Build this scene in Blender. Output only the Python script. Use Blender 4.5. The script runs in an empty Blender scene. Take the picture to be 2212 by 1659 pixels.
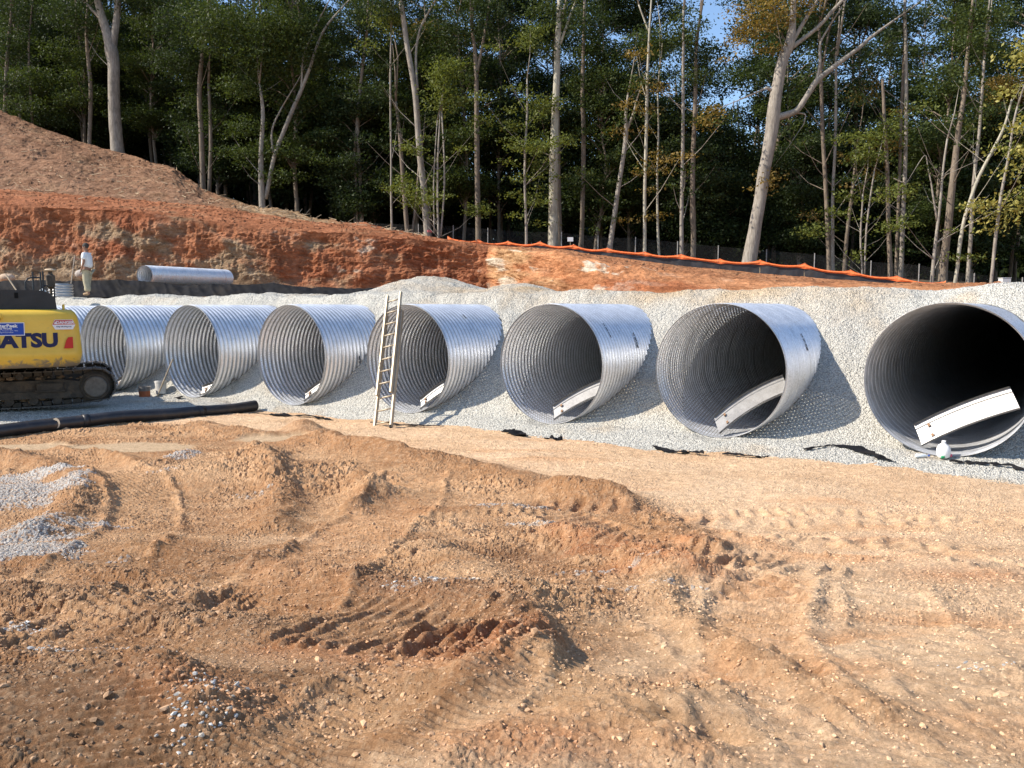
import bpy, math, random
import numpy as np
from math import sin, cos, pi, radians
from mathutils import Vector, Matrix
random.seed(7); rng = np.random.default_rng(7)
S = bpy.context.scene
COL = S.collection
# ------------------------------------------------------------------ camera, sky, sun, exposure
F = 1763.0; PITCH = 0.0917; CAMZ = 2.341      # focal length in pixels of a 2212 wide picture
cam = bpy.data.cameras.new('camera'); camo = bpy.data.objects.new('camera', cam); COL.objects.link(camo)
camo.location = (0, 0, CAMZ); camo.rotation_euler = (pi/2-PITCH, 0, 0)
cam.sensor_width = 36; cam.lens = 36*F/2212; cam.clip_start = 0.05; cam.clip_end = 2000
S.camera = camo
SUN_EL = radians(39); SUN_DIR = Vector((0.97, 0.18, 0)).normalized()   # way the light travels over the ground
sl = bpy.data.lights.new('sun', 'SUN'); sl.energy = 4.5; sl.angle = radians(0.6); sl.color = (1.0, 0.92, 0.80)
so = bpy.data.objects.new('sun', sl); COL.objects.link(so)
d = Vector((SUN_DIR.x*cos(SUN_EL), SUN_DIR.y*cos(SUN_EL), -sin(SUN_EL)))
so.rotation_euler = d.to_track_quat('-Z', 'Y').to_euler(); so.location = (-40, 15, 40)
W = bpy.data.worlds.new('World'); S.world = W; W.use_nodes = True
wn = W.node_tree.nodes; wl = W.node_tree.links
sky = wn.new('ShaderNodeTexSky'); sky.sky_type = 'NISHITA'; sky.sun_disc = False
sky.sun_elevation = SUN_EL
sky.sun_rotation = math.atan2(-SUN_DIR.x, -SUN_DIR.y) % (2*pi)
sky.air_density = 1.0; sky.dust_density = 0.4; sky.ozone_density = 3.0
bg = wn['Background']; bg.inputs[1].default_value = 0.15
wl.new(sky.outputs[0], bg.inputs[0])
S.view_settings.view_transform = 'Standard'; S.view_settings.look = 'None'
S.view_settings.exposure = 0.62; S.view_settings.gamma = 1
S.cycles.use_denoising = True
S.cycles.max_bounces = 8; S.cycles.diffuse_bounces = 3; S.cycles.glossy_bounces = 6
S.cycles.transparent_max_bounces = 12; S.cycles.caustics_reflective = False; S.cycles.caustics_refractive = False

# ------------------------------------------------------------------ helpers
CP, SP = cos(PITCH), sin(PITCH)
def at(px, py, Y):
    a = (px-1106)/F; b = (829.5-py)/F
    dy = CP+b*SP; t = Y/dy
    return np.array((a*t, Y, CAMZ+(-SP+b*CP)*t))
def tag(o, label=None, cat=None, group=None, kind=None):
    if label: o['label'] = label
    if cat: o['category'] = cat
    if group: o['group'] = group
    if kind: o['kind'] = kind
    return o
def thing(name, label, cat, loc, rz=0, group=None):
    o = bpy.data.objects.new(name, None); COL.objects.link(o); o.empty_display_size = .2
    o.location = tuple(float(c) for c in loc); o.rotation_euler = (0, 0, rz)
    return tag(o, label, cat, group)
def obj(name, V, Fc, mat, parent=None, off=None, smooth=False, mats=None):
    """mesh from world (minus off / parent location) coordinates"""
    V = np.asarray(V, float).reshape(-1, 3)
    if off is not None: V = V-np.array(off, float)
    me = bpy.data.meshes.new(name)
    if isinstance(Fc, np.ndarray):
        n, k = Fc.shape
        me.vertices.add(len(V)); me.vertices.foreach_set('co', V.astype(np.float32).ravel())
        me.loops.add(n*k); me.loops.foreach_set('vertex_index', Fc.astype(np.int32).ravel())
        me.polygons.add(n); me.polygons.foreach_set('loop_start', np.arange(0, n*k, k, dtype=np.int32))
        me.update(calc_edges=True)
    else:
        me.from_pydata([tuple(v) for v in V], [], [tuple(f) for f in Fc]); me.update()
    me.polygons.foreach_set('use_smooth', np.full(len(me.polygons), bool(smooth)))
    if mat: me.materials.append(mat)
    o = bpy.data.objects.new(name, me); COL.objects.link(o)
    if off is not None and parent is None: o.location = tuple(float(c) for c in off)
    if parent is not None: o.parent = parent
    return o
def setcol(o, C, name='Col'):
    a = o.data.color_attributes.new(name, 'FLOAT_COLOR', 'POINT')
    C4 = np.ones((len(C), 4), np.float32); C4[:, :C.shape[1]] = C
    a.data.foreach_set('color', C4.ravel())
def gridfaces(ny, nx, wrap=False):
    i = np.arange(ny-1)[:, None]*nx; j = np.arange(nx if wrap else nx-1)[None, :]
    j2 = (j+1) % nx
    return np.stack([i+j, i+j2, i+nx+j2, i+nx+j], -1).reshape(-1, 4)
class MB:
    def __init__(s): s.v = []; s.f = []
    def add(s, V, Fs):
        n = len(s.v); s.v += [tuple(map(float, v)) for v in V]; s.f += [tuple(int(i)+n for i in f) for f in Fs]; return s
    def box(s, c, size, rot=None, bev=0.0):
        hx, hy, hz = [q/2 for q in size]; b = min(bev, hx*.9, hy*.9, hz*.9)
        if b <= 0:
            P = [(x*hx, y*hy, z*hz) for x in (-1, 1) for y in (-1, 1) for z in (-1, 1)]
            Fs = [(0, 1, 3, 2), (4, 6, 7, 5), (0, 4, 5, 1), (2, 3, 7, 6), (0, 2, 6, 4), (1, 5, 7, 3)]
        else:
            P = []; idx = {}
            for x in (-1, 1):
                for y in (-1, 1):
                    for z in (-1, 1):
                        for k in range(3):
                            q = [x*hx, y*hy, z*hz]
                            for m in range(3):
                                if m != k: q[m] -= (x, y, z)[m]*b
                            idx[(x, y, z, k)] = len(P); P.append(q)
            Fs = []
            for k in range(3):
                o1, o2 = (k+1) % 3, (k+2) % 3
                for sgn in (-1, 1):
                    r = []
                    for a_, b_ in ((-1, -1), (1, -1), (1, 1), (-1, 1)):
                        t = [0, 0, 0]; t[k] = sgn; t[o1] = a_; t[o2] = b_; r.append(idx[(*t, k)])
                    Fs.append(r if sgn > 0 else r[::-1])
                for a_ in (-1, 1):
                    for b_ in (-1, 1):
                        t1 = [0, 0, 0]; t2 = [0, 0, 0]; t1[o1] = t2[o1] = a_; t1[o2] = t2[o2] = b_; t1[k] = -1; t2[k] = 1
                        r = [idx[(*t1, o1)], idx[(*t2, o1)], idx[(*t2, o2)], idx[(*t1, o2)]]
                        Fs.append(r if a_*b_ > 0 else r[::-1])
            for x in (-1, 1):
                for y in (-1, 1):
                    for z in (-1, 1):
                        r = [idx[(x, y, z, k)] for k in range(3)]; Fs.append(r if x*y*z > 0 else r[::-1])
        P = [Vector(p) for p in P]
        if rot is not None: P = [rot @ p for p in P]
        c = Vector(c); return s.add([p+c for p in P], Fs)
    def tube(s, pts, rad, n=10, cap=True, flat=1.0):
        pts = [Vector(p) for p in pts]; m = len(pts)
        rad = [rad]*m if not hasattr(rad, '__len__') else list(rad)
        V = []; Fs = []; up = None
        for i, p in enumerate(pts):
            t = (pts[min(i+1, m-1)]-pts[max(i-1, 0)]).normalized()
            if up is None: up = Vector((0, 0, 1)) if abs(t.z) < .9 else Vector((1, 0, 0))
            a = t.cross(up).normalized(); b = a.cross(t).normalized(); up = b
            for k in range(n):
                q = 2*pi*k/n; V.append(p+(a*cos(q)+b*sin(q)*flat)*rad[i])
        for i in range(m-1):
            for k in range(n): Fs.append((i*n+k, i*n+(k+1) % n, (i+1)*n+(k+1) % n, (i+1)*n+k))
        if cap: Fs.append(tuple(range(n))[::-1]); Fs.append(tuple((m-1)*n+k for k in range(n)))
        return s.add(V, Fs)
    def lathe(s, prof, n=24, c=(0, 0, 0), axis='z'):
        V = []; Fs = []; m = len(prof)
        for r, z in prof:
            for k in range(n):
                q = 2*pi*k/n
                V.append({'z': (r*cos(q), r*sin(q), z), 'y': (r*cos(q), z, r*sin(q))}[axis])
        for i in range(m-1):
            for k in range(n): Fs.append((i*n+k, i*n+(k+1) % n, (i+1)*n+(k+1) % n, (i+1)*n+k))
        return s.add([(v[0]+c[0], v[1]+c[1], v[2]+c[2]) for v in V], Fs)
    def prism(s, prof, y0, y1, ax='y'):
        n = len(prof)
        mk = {'y': lambda p, y: (p[0], y, p[1]), 'x': lambda p, y: (y, p[0], p[1]), 'z': lambda p, y: (p[0], p[1], y)}[ax]
        V = [mk(p, y0) for p in prof]+[mk(p, y1) for p in prof]
        Fs = [(i, (i+1) % n, n+(i+1) % n, n+i) for i in range(n)]+[tuple(range(n))[::-1], tuple(range(n, 2*n))]
        return s.add(V, Fs)
    def build(s, name, mat, parent=None, off=None, smooth=False):
        if parent is not None and off is None: off = (0, 0, 0)
        o = obj(name, s.v, s.f, mat, parent, off, smooth)
        if smooth:
            for p in o.data.polygons:
                if len(p.vertices) > 8: p.use_smooth = False
        return o

# numpy noise
def h2(ix, iy, seed):
    h = (ix.astype(np.int64)*374761393+iy.astype(np.int64)*668265263+seed*974634777) & 0xffffffff
    h = ((h ^ (h >> 13))*1274126177) & 0xffffffff
    h = ((h ^ (h >> 15))*2246822519) & 0xffffffff
    return ((h ^ (h >> 16)) & 0xffffff)/float(0xffffff)
def vn(x, y, seed=0):
    ix = np.floor(x); iy = np.floor(y); fx = x-ix; fy = y-iy
    fx = fx*fx*(3-2*fx); fy = fy*fy*(3-2*fy)
    a = h2(ix, iy, seed); b = h2(ix+1, iy, seed); c = h2(ix, iy+1, seed); e = h2(ix+1, iy+1, seed)
    return ((a+(b-a)*fx)*(1-fy)+(c+(e-c)*fx)*fy)*2-1
def fbm(x, y, seed=0, oct=4, gain=.5, lac=2.03):
    r = 0; a = 1; n = 0
    for k in range(oct):
        c, s_ = cos(.6*k+.3), sin(.6*k+.3)
        r = r+a*vn(c*x-s_*y, s_*x+c*y, seed+k*17); n += a; a *= gain; x = x*lac; y = y*lac
    return r/n
def worley(x, y, seed):
    """distance to nearest jittered point and that cell's random value"""
    ix = np.floor(x); iy = np.floor(y); d1 = np.full(x.shape, 9.); r1 = np.zeros(x.shape)
    for a in (-1, 0, 1):
        for b in (-1, 0, 1):
            cx = ix+a; cy = iy+b
            px = cx+.1+.8*h2(cx, cy, seed); py = cy+.1+.8*h2(cx, cy, seed+5)
            dd = (px-x)**2+(py-y)**2; m = dd < d1
            d1 = np.where(m, dd, d1); r1 = np.where(m, h2(cx, cy, seed+9), r1)
    return np.sqrt(d1), r1
def domes(x, y, cell, seed, dens, rough=.35):
    """clods or stones: rounded lumps about one per cell, kept where random < dens"""
    wx = x+cell*.22*vn(x/cell*2.3, y/cell*2.3, seed+3); wy = y+cell*.22*vn(x/cell*2.3+7, y/cell*2.3, seed+4)
    d1, r = worley(wx/cell, wy/cell, seed)
    rad = .28+.3*((r*7.31) % 1)
    hgt = np.sqrt(np.clip(1-(d1/rad)**2, 0, 1))*rad
    return np.where(r < dens, hgt, 0)*cell
def sm(a, b, x):
    t = np.clip((x-a)/(b-a), 0, 1); return t*t*(3-2*t)

# ------------------------------------------------------------------ materials
def mat(name, rough=.9, col=(.5, .5, .5), metal=0., spec=.3):
    m = bpy.data.materials.new(name); m.use_nodes = True
    b = m.node_tree.nodes['Principled BSDF']
    b.inputs['Base Color'].default_value = (*col, 1); b.inputs['Roughness'].default_value = rough
    b.inputs['Metallic'].default_value = metal; b.inputs['Specular IOR Level'].default_value = spec
    return m
class NT:
    def __init__(s, m): s.m = m; s.n = m.node_tree.nodes; s.l = m.node_tree.links; s.b = s.n['Principled BSDF']; s.out = s.n['Material Output']
    def nd(s, t, **kw):
        x = s.n.new(t)
        for k, v in kw.items():
            if k in x.inputs.keys() if hasattr(x.inputs, 'keys') else False: pass
            setattr(x, k, v)
        return x
    def inp(s, sock, v):
        if hasattr(v, 'is_output') and v.is_output: s.l.new(v, sock)
        else:
            if hasattr(v, '__len__') and sock.type == 'RGBA' and len(v) == 3: v = (*v, 1)
            sock.default_value = v
    def noise(s, scale, detail=4, rough=.55, vec=None, dist=0.):
        x = s.nd('ShaderNodeTexNoise'); x.inputs['Scale'].default_value = scale; x.inputs['Detail'].default_value = detail
        x.inputs['Roughness'].default_value = rough; x.inputs['Distortion'].default_value = dist
        if vec is not None: s.l.new(vec, x.inputs['Vector'])
        return x.outputs['Fac']
    def vor(s, scale, vec=None, feat='F1'):
        x = s.nd('ShaderNodeTexVoronoi'); x.feature = feat; x.inputs['Scale'].default_value = scale
        if vec is not None: s.l.new(vec, x.inputs['Vector'])
        return x
    def math(s, op, a, b=0., c=0.):
        x = s.nd('ShaderNodeMath'); x.operation = op
        for k, v in enumerate((a, b, c)): s.inp(x.inputs[k], v)
        return x.outputs[0]
    def rng(s, v, a, b, c=0., d=1.):
        x = s.nd('ShaderNodeMapRange'); s.inp(x.inputs[0], v)
        for k, q in enumerate((a, b, c, d)): x.inputs[k+1].default_value = q
        return x.outputs[0]
    def mix(s, f, a, b, mode='MIX'):
        x = s.nd('ShaderNodeMix'); x.data_type = 'RGBA'; x.blend_type = mode
        s.inp(x.inputs[0], f); s.inp(x.inputs[6], a); s.inp(x.inputs[7], b); return x.outputs[2]
    def attr(s, n='Col'):
        x = s.nd('ShaderNodeAttribute'); x.attribute_name = n; return x.outputs['Color']
    def pos(s, scale=None):
        g = s.nd('ShaderNodeTexCoord').outputs['Object']
        if scale is None: return g
        x = s.nd('ShaderNodeMapping'); s.l.new(g, x.inputs[0]); x.inputs['Scale'].default_value = scale; return x.outputs[0]
    def bump(s, h, strength=.5, dist=.02, nrm=None):
        x = s.nd('ShaderNodeBump'); x.inputs['Strength'].default_value = strength; x.inputs['Distance'].default_value = dist
        s.l.new(h, x.inputs['Height'])
        if nrm is not None: s.l.new(nrm, x.inputs['Normal'])
        return x.outputs[0]
    def col(s, c): s.inp(s.b.inputs['Base Color'], c)
    def nrm(s, n): s.l.new(n, s.b.inputs['Normal'])

def m_soil():
    m = mat('soil', .95, spec=.15); t = NT(m); P = t.pos()
    c = t.attr()
    n1 = t.noise(9, 6, .7, P); n2 = t.noise(60, 5, .75, P)
    c = t.mix(1., c, t.mix(t.rng(n1, .3, .7), (.74, .72, .70), (1.22, 1.24, 1.26)), 'MULTIPLY')
    c = t.mix(1., c, t.mix(t.rng(n2, .3, .7), (.72, .70, .68), (1.25, 1.27, 1.3)), 'MULTIPLY')
    v = t.vor(70, P)
    peb = t.math('MULTIPLY', t.rng(v.outputs['Distance'], .22, .34, 1, 0), t.math('GREATER_THAN', t.rng(v.outputs['Color'], 0, 1), .86))
    c = t.mix(t.math('MULTIPLY', peb, .55), c, (.62, .52, .40))
    t.col(c)
    b = t.bump(t.noise(40, 9, .8, P), 1., .024); b = t.bump(t.noise(150, 4, .75, P), .7, .008, b)
    t.nrm(b); return m
def m_gravel(name='gravel', dirty=True):
    m = mat(name, .9, spec=.2); t = NT(m); P = t.pos()
    v = t.vor(38, P); v2 = t.vor(70, P)
    r = t.nd('ShaderNodeSeparateColor'); t.l.new(v.outputs['Color'], r.inputs[0])
    c = t.mix(t.rng(r.outputs[0], 0, 1), (.46, .44, .405), (.78, .755, .70))
    c = t.mix(t.rng(v.outputs['Distance'], .42, .8), c, (.22, .21, .19))
    c = t.mix(.3, c, t.mix(t.rng(v2.outputs['Distance'], .1, .7), (.88, .87, .84), (.36, .35, .33)))
    c = t.mix(1., c, t.attr(), 'MULTIPLY')
    t.col(c)
    hh = t.math('SUBTRACT', 1., v.outputs['Distance'])
    b = t.bump(hh, .9, .026); b = t.bump(t.math('SUBTRACT', 1., v2.outputs['Distance']), .6, .010, b)
    t.nrm(b); return m
def m_clay():
    m = mat('clay', .95, spec=.12); t = NT(m); P = t.pos(); Ps = t.pos((1, 1, 2.2)); Pv = t.pos((1.6, 1.6, .35))
    c = t.attr()
    a = t.noise(1.1, 7, .65, Ps, .6); b_ = t.noise(5, 8, .7, Ps, .4); v = t.noise(1.6, 5, .6, Pv, .3)
    c = t.mix(1., c, t.mix(t.rng(a, .35, .65), (.68, .62, .58), (1.3, 1.32, 1.35)), 'MULTIPLY')
    c = t.mix(1., c, t.mix(t.rng(b_, .3, .7), (.62, .58, .55), (1.35, 1.38, 1.42)), 'MULTIPLY')
    c = t.mix(t.rng(v, .62, .78, 0, .5), c, (.30, .085, .035))
    t.col(c)
    b = t.bump(b_, 1., .14); b = t.bump(t.noise(22, 6, .75, P), .9, .05, b); t.nrm(b); return m
def m_metal(name, pitch, rows, holes=True, base=.62, rough=.34, dirt=.25, metal=.66):
    """galvanised sheet; uv.x = arc length in metres, uv.y = metres along the axis"""
    m = mat(name, rough, (base, base, base), metal); t = NT(m)
    uv = t.nd('ShaderNodeUVMap').outputs[0]; P = t.pos()
    sp = t.nd('ShaderNodeSeparateXYZ'); t.l.new(uv, sp.inputs[0])
    n = t.noise(3.5, 6, .65, P); n2 = t.noise(38, 3, .6, P)
    c = t.mix(t.rng(n, .35, .68), (base*.78, base*.79, base*.80), (base*1.1, base*1.12, base*1.15))
    c = t.mix(t.rng(n2, .35, .7), c, (base*1.18, base*1.2, base*1.24))
    dm = t.noise(1.3, 7, .7, P, .4)
    c = t.mix(t.rng(dm, .56, .78, 0, dirt), c, (.30, .24, .17))
    c = t.mix(t.math('MULTIPLY', t.rng(sp.outputs[1], 0, .10, 1, 0), .35), c, (.26, .22, .17))
    if holes:   # troughs of the corrugation painted darker to give the ribs shade contrast
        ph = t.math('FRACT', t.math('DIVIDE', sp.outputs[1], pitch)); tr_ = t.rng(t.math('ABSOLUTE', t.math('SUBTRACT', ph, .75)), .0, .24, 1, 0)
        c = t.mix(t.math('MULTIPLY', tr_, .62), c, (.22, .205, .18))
    t.col(c); s = t.rng(n, .3, .7, rough-.06, rough+.16); t.l.new(s, t.b.inputs['Roughness'])
    t.nrm(t.bump(t.noise(14, 4, .6, P), .25, .01))
    if holes:
        row = t.math('FLOOR', t.math('DIVIDE', sp.outputs[1], pitch/rows)); fx = t.math('SUBTRACT', t.math('FRACT', t.math('ADD', t.math('DIVIDE', sp.outputs[0], .06), t.math('MULTIPLY', row, .377))), .5)
        fy = t.math('SUBTRACT', t.math('FRACT', t.math('DIVIDE', sp.outputs[1], pitch/rows)), .5)
        dx = t.math('MULTIPLY', fx, .06); dy = t.math('MULTIPLY', fy, pitch/rows)
        dd = t.math('SQRT', t.math('ADD', t.math('MULTIPLY', dx, dx), t.math('MULTIPLY', dy, dy)))
        mask = t.math('LESS_THAN', dd, .0080)
        mx = t.nd('ShaderNodeMixShader'); tr = t.nd('ShaderNodeBsdfTransparent')
        t.l.new(mask, mx.inputs[0]); t.l.new(t.b.outputs[0], mx.inputs[1]); t.l.new(tr.outputs[0], mx.inputs[2]); t.l.new(mx.outputs[0], t.out.inputs[0])
    return m
def m_leaf(name, c1, c2):
    m = mat(name, .6, spec=.3); t = NT(m)
    g = t.nd('ShaderNodeNewGeometry')
    r = g.outputs['Random Per Island']
    c = t.mix(r, c1, c2); t.col(c)
    tr = t.nd('ShaderNodeBsdfTranslucent'); t.inp(tr.inputs[0], t.mix(.5, c, (c2[0]*1.3, c2[1]*1.4, c2[2]*.6)))
    mx = t.nd('ShaderNodeMixShader'); mx.inputs[0].default_value = .32
    t.l.new(t.b.outputs[0], mx.inputs[1]); t.l.new(tr.outputs[0], mx.inputs[2]); t.l.new(mx.outputs[0], t.out.inputs[0]); return m
def m_bark(name, c1, c2):
    m = mat(name, .95, spec=.1); t = NT(m); P = t.pos((1, 1, .16)); Q = t.pos()
    n = t.noise(14, 6, .7, P); q = t.noise(1.2, 5, .6, Q)
    c = t.mix(t.rng(n, .35, .65), c1, c2); c = t.mix(t.rng(q, .5, .7, 0, .6), c, tuple(x*.55 for x in c1))
    t.col(c); t.nrm(t.bump(n, .8, .04)); return m
def m_rough(name, c, rough=.7, metal=0., var=.25, scale=6, spec=.4, bump=0., dirt=None, dirtamt=.5):
    m = mat(name, rough, c, metal, spec); t = NT(m); P = t.pos(); n = t.noise(scale, 6, .65, P)
    cc = t.mix(t.rng(n, .3, .7), tuple(x*(1-var) for x in c), tuple(min(1, x*(1+var)) for x in c))
    if dirt: cc = t.mix(t.rng(t.noise(scale*.6, 7, .7, P, .5), .5, .72, 0, dirtamt), cc, dirt)
    t.col(cc)
    if bump: t.nrm(t.bump(t.noise(scale*5, 5, .7, P), .6, bump))
    return m
def m_net(name, c, cx, cy, wire, rough=.6):
    m = mat(name, rough, c); t = NT(m); uv = t.nd('ShaderNodeUVMap').outputs[0]
    sp = t.nd('ShaderNodeSeparateXYZ'); t.l.new(uv, sp.inputs[0])
    ax = t.math('LESS_THAN', t.math('FRACT', t.math('DIVIDE', sp.outputs[0], cx)), wire/cx)
    ay = t.math('LESS_THAN', t.math('FRACT', t.math('DIVIDE', sp.outputs[1], cy)), wire/cy)
    k = t.math('MAXIMUM', ax, ay)
    mx = t.nd('ShaderNodeMixShader'); tr = t.nd('ShaderNodeBsdfTransparent')
    t.l.new(k, mx.inputs[0]); t.l.new(tr.outputs[0], mx.inputs[1]); t.l.new(t.b.outputs[0], mx.inputs[2]); t.l.new(mx.outputs[0], t.out.inputs[0]); return m
SOIL = m_soil(); GRAVEL = m_gravel(); CLAY = m_clay()
BARK = [m_bark('grey_bark', (.19, .165, .14), (.38, .34, .285)), m_bark('brown_bark', (.14, .11, .085), (.27, .22, .17)), m_bark('pale_bark', (.29, .265, .20), (.50, .465, .38))]
LEAF = [m_leaf('dark_green_leaves', (.018, .030, .010), (.052, .075, .021)), m_leaf('green_leaves', (.026, .044, .011), (.082, .107, .024)),
        m_leaf('yellow_green_leaves', (.075, .10, .018), (.17, .19, .04)), m_leaf('autumn_leaves', (.14, .095, .025), (.28, .19, .045)), m_leaf('pale_yellow_leaves', (.22, .22, .055), (.42, .37, .11))]

def uvset(o, UV):
    """UV per vertex -> per loop"""
    me = o.data; l = me.uv_layers.new(name='UVMap'); vi = np.empty(len(me.loops), np.int32); me.loops.foreach_get('vertex_index', vi)
    l.data.foreach_set('uv', np.asarray(UV, np.float32)[vi].ravel())

# ------------------------------------------------------------------ site frame
NX, NY = .482, .876                                  # normal of the row of pipe mouths
def wof(X, Y): return NX*X+NY*Y-14.58                # metres behind the line of mouths
PHI = 0.6078
AX = np.array((sin(PHI), cos(PHI)))                  # pipe axis
EX = np.array((cos(PHI), -sin(PHI)))                 # across the mouth
RP = 1.22
PIPES = {0: (-14.6, 24.7), 1: (-11.53, 22.99), 2: (-8.48, 21.5), 3: (-5.38, 19.78), 4: (-2.37, 18.28), 5: (.76, 16.57), 6: (3.74, 14.77), 7: (6.87, 12.86)}
PLEN = {0: 9, 1: 9, 2: 9, 3: 9, 4: 10, 5: 12, 6: 14, 7: 26}
def base_z(X, Y): return -.12+.86*(1-sm(1.5, 10.5, Y))
def gp(px, py):
    b = (829.5-py)/F; a = (px-1106)/F; dy = CP+b*SP; dz = -SP+b*CP; t = 5.
    for _ in range(30): t = .5*t+.5*(base_z(0, t*dy)-CAMZ)/dz
    return np.array((a*t, dy*t))

# ------------------------------------------------------------------ ground (foreground clay)
def build_ground():
    ux = np.concatenate([-np.geomspace(2.6, .74, 40)[:-1], np.linspace(-.735, .735, 1250), np.geomspace(.74, 2.6, 40)[1:]])
    Yr = np.geomspace(1.2, 21.5, 1000)
    U, Y2 = np.meshgrid(ux, Yr); shp = U.shape; X = (U*(Y2+.4)).ravel(); YY = Y2.ravel(); Z = base_z(X, YY)
    Z = Z+.07*fbm(X/1.9, YY/1.9, 3, 2)
    near = 1-sm(9.5, 12.5, YY+.55*X*.3)
    bl = np.array([gp(*p) for p in ((-300, 900), (200, 905), (430, 925), (640, 950), (800, 975), (1000, 1000), (1200, 1060), (1330, 1085), (1500, 1130), (1600, 1230), (1460, 1300), (1270, 1400), (1160, 1480), (930, 1570), (650, 1720), (500, 1900))])
    def dseg(pts, x, y):
        D = np.full(x.shape, 1e9)
        for (x1, y1), (x2, y2) in zip(pts[:-1], pts[1:]):
            dx, dy = x2-x1, y2-y1; L = dx*dx+dy*dy+1e-9
            t = np.clip(((x-x1)*dx+(y-y1)*dy)/L, 0, 1); D = np.minimum(D, (x-x1-t*dx)**2+(y-y1-t*dy)**2)
        return np.sqrt(D)
    poly = list(bl)+[(-30, .5), (-30, 20)]; ins = np.zeros(X.shape, bool)
    for i in range(len(poly)):
        x1, y1 = poly[i]; x2, y2 = poly[(i+1) % len(poly)]
        if y1 != y2: ins ^= ((y1 > YY) != (y2 > YY)) & (X < (x2-x1)*(YY-y1)/(y2-y1)+x1)
    sd = dseg(bl, X, YY)*np.where(ins, 1, -1)+.35*fbm(X/.8, YY/.8, 41, 3)
    churn = sm(-.25, .35, sd)
    PALE = np.array((.75, .51, .31)); BRN = np.array((.37, .185, .082)); RED = np.array((.42, .16, .062)); TAN = np.array((.58, .345, .18)); ORG = np.array((.66, .355, .175)); WHT = np.array((.52, .50, .46)); MUD = np.array((.50, .355, .215))
    n0 = fbm(X/1.1+3, YY/.7, 11, 3)[..., None]
    C = PALE*(1-np.clip(n0*.5+.25, 0, 1))+TAN*np.clip(n0*.5+.25, 0, 1)
    rr = sm(.15, .75, fbm(X/1.4, YY/.5+9, 57, 3))[..., None]; C = C*(1-.6*rr)+ORG*.6*rr
    n1 = np.clip(.36+1.3*fbm(X/.8, YY/.5, 23, 5, .6), 0, 1)[..., None]
    Cc = BRN*(1-n1)+TAN*n1
    C = C*(1-churn[..., None])+Cc*churn[..., None]
    for (a_, b_), r_, k_ in (((700, 1180), .9, .55), ((600, 1440), .5, .5), ((880, 1500), .5, .5), ((300, 1020), .9, .4), ((960, 1150), .6, .4)):
        c = gp(a_, b_); m = (k_*np.clip(1.2-((X-c[0])/r_)**2-((YY-c[1])/(r_*.6))**2+.8*fbm(X/.3, YY/.3, 43, 3), 0, 1))[..., None]; C = C*(1-m)+(.5*PALE+.5*TAN)*m
    dens = churn*.8+.13; flatm = np.zeros(X.shape); gm = np.zeros(X.shape)
    def near_idx(cx, cy, rx, ry): return np.nonzero((np.abs(X-cx) < rx) & (np.abs(YY-cy) < ry))[0]
    def blend(c, m, amt=1., I=slice(None)):
        m = (m*amt)[..., None]; C[I] = C[I]*(1-m)+np.array(c)*m
    def ridge(pts, h, w, col=None, nz=.4, amt=.8):
        P = np.array([gp(*p) for p in pts]); lo = P.min(0)-w*2.6; hi = P.max(0)+w*2.6; I = near_idx((lo[0]+hi[0])/2, (lo[1]+hi[1])/2, (hi[0]-lo[0])/2, (hi[1]-lo[1])/2)
        x, y = X[I], YY[I]; D = dseg(P, x, y)+w*.35*fbm(x/(w*1.1), y/(w*1.1), int(h*1000)+len(pts), 3)
        g = np.exp(-(np.clip(D, 0, None)/w)**2); Z[I] += h*g*(1+nz*fbm(x/.35, y/.35, 77, 3)); dens[I] = np.maximum(dens[I], g*.9)
        if col is not None: blend(col, np.clip(g*1.25, 0, 1), amt, I)
    def mound(p, rx, ry, h, col=None, rot=0, amt=.8):
        c = gp(*p); R = 2.6*max(rx, ry); I = near_idx(c[0], c[1], R, R); x, y = X[I], YY[I]; dx = x-c[0]; dy = y-c[1]; q = cos(rot); s_ = sin(rot); a = (dx*q+dy*s_)/rx; b = (-dx*s_+dy*q)/ry
        g = np.exp(-(a*a+b*b)*(1+.5*fbm(x/.5, y/.5, int(abs(p[0]))+5, 3))); Z[I] += h*g
        if col is not None: blend(col, np.clip(g*1.3-.1, 0, 1), amt, I)
    calm = np.zeros(X.shape)
    def ribs(p, L, Wd, ang, period, amp, sharp=1., col=None, amt=.5):
        """cleat marks: bars across a rectangle of length L (direction ang) and width Wd"""
        c = gp(*p); R = .62*math.hypot(L, Wd)+.1; I = near_idx(c[0], c[1], R, R); x, y = X[I], YY[I]; dx = x-c[0]; dy = y-c[1]; q = cos(ang); s_ = sin(ang); a = dx*q+dy*s_; b = -dx*s_+dy*q
        nn = fbm(x/.3, y/.3, 9, 2); m = (1-sm(L/2*.8, L/2*1.1, np.abs(a)+.12*nn))*(1-sm(Wd/2*.8, Wd/2*1.15, np.abs(b)-.08*nn))
        ph = a/period+.25*fbm(x/.5, y/.5, 5, 2)+.12*vn(b/.12, a/.3, 8)
        w = np.clip(np.abs((ph % 1)-.5)*4-.6, 0, 1)**sharp*(.65+.5*vn(x/.13, y/.13, 6))
        Z[I] += m*amp*w; calm[I] = np.maximum(calm[I], m)
        if col is not None: blend(col, m, amt, I)
    # big shapes, from far left to near right
    ridge([(430, 928), (560, 945), (640, 945), (700, 962), (800, 985), (1000, 1010), (1120, 1040), (1220, 1070), (1330, 1090)], .16, .42, BRN)
    mound((655, 935), .38, .30, .26, BRN)
    ridge([(700, 950), (760, 975), (860, 985)], .10, .3, BRN)
    ridge([(0, 985), (90, 1010), (180, 1050), (190, 1080), (160, 1120), (70, 1160)], .16, .28, BRN)
    ridge([(120, 960), (220, 985), (330, 1010), (400, 985)], .10, .25, BRN)
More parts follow.
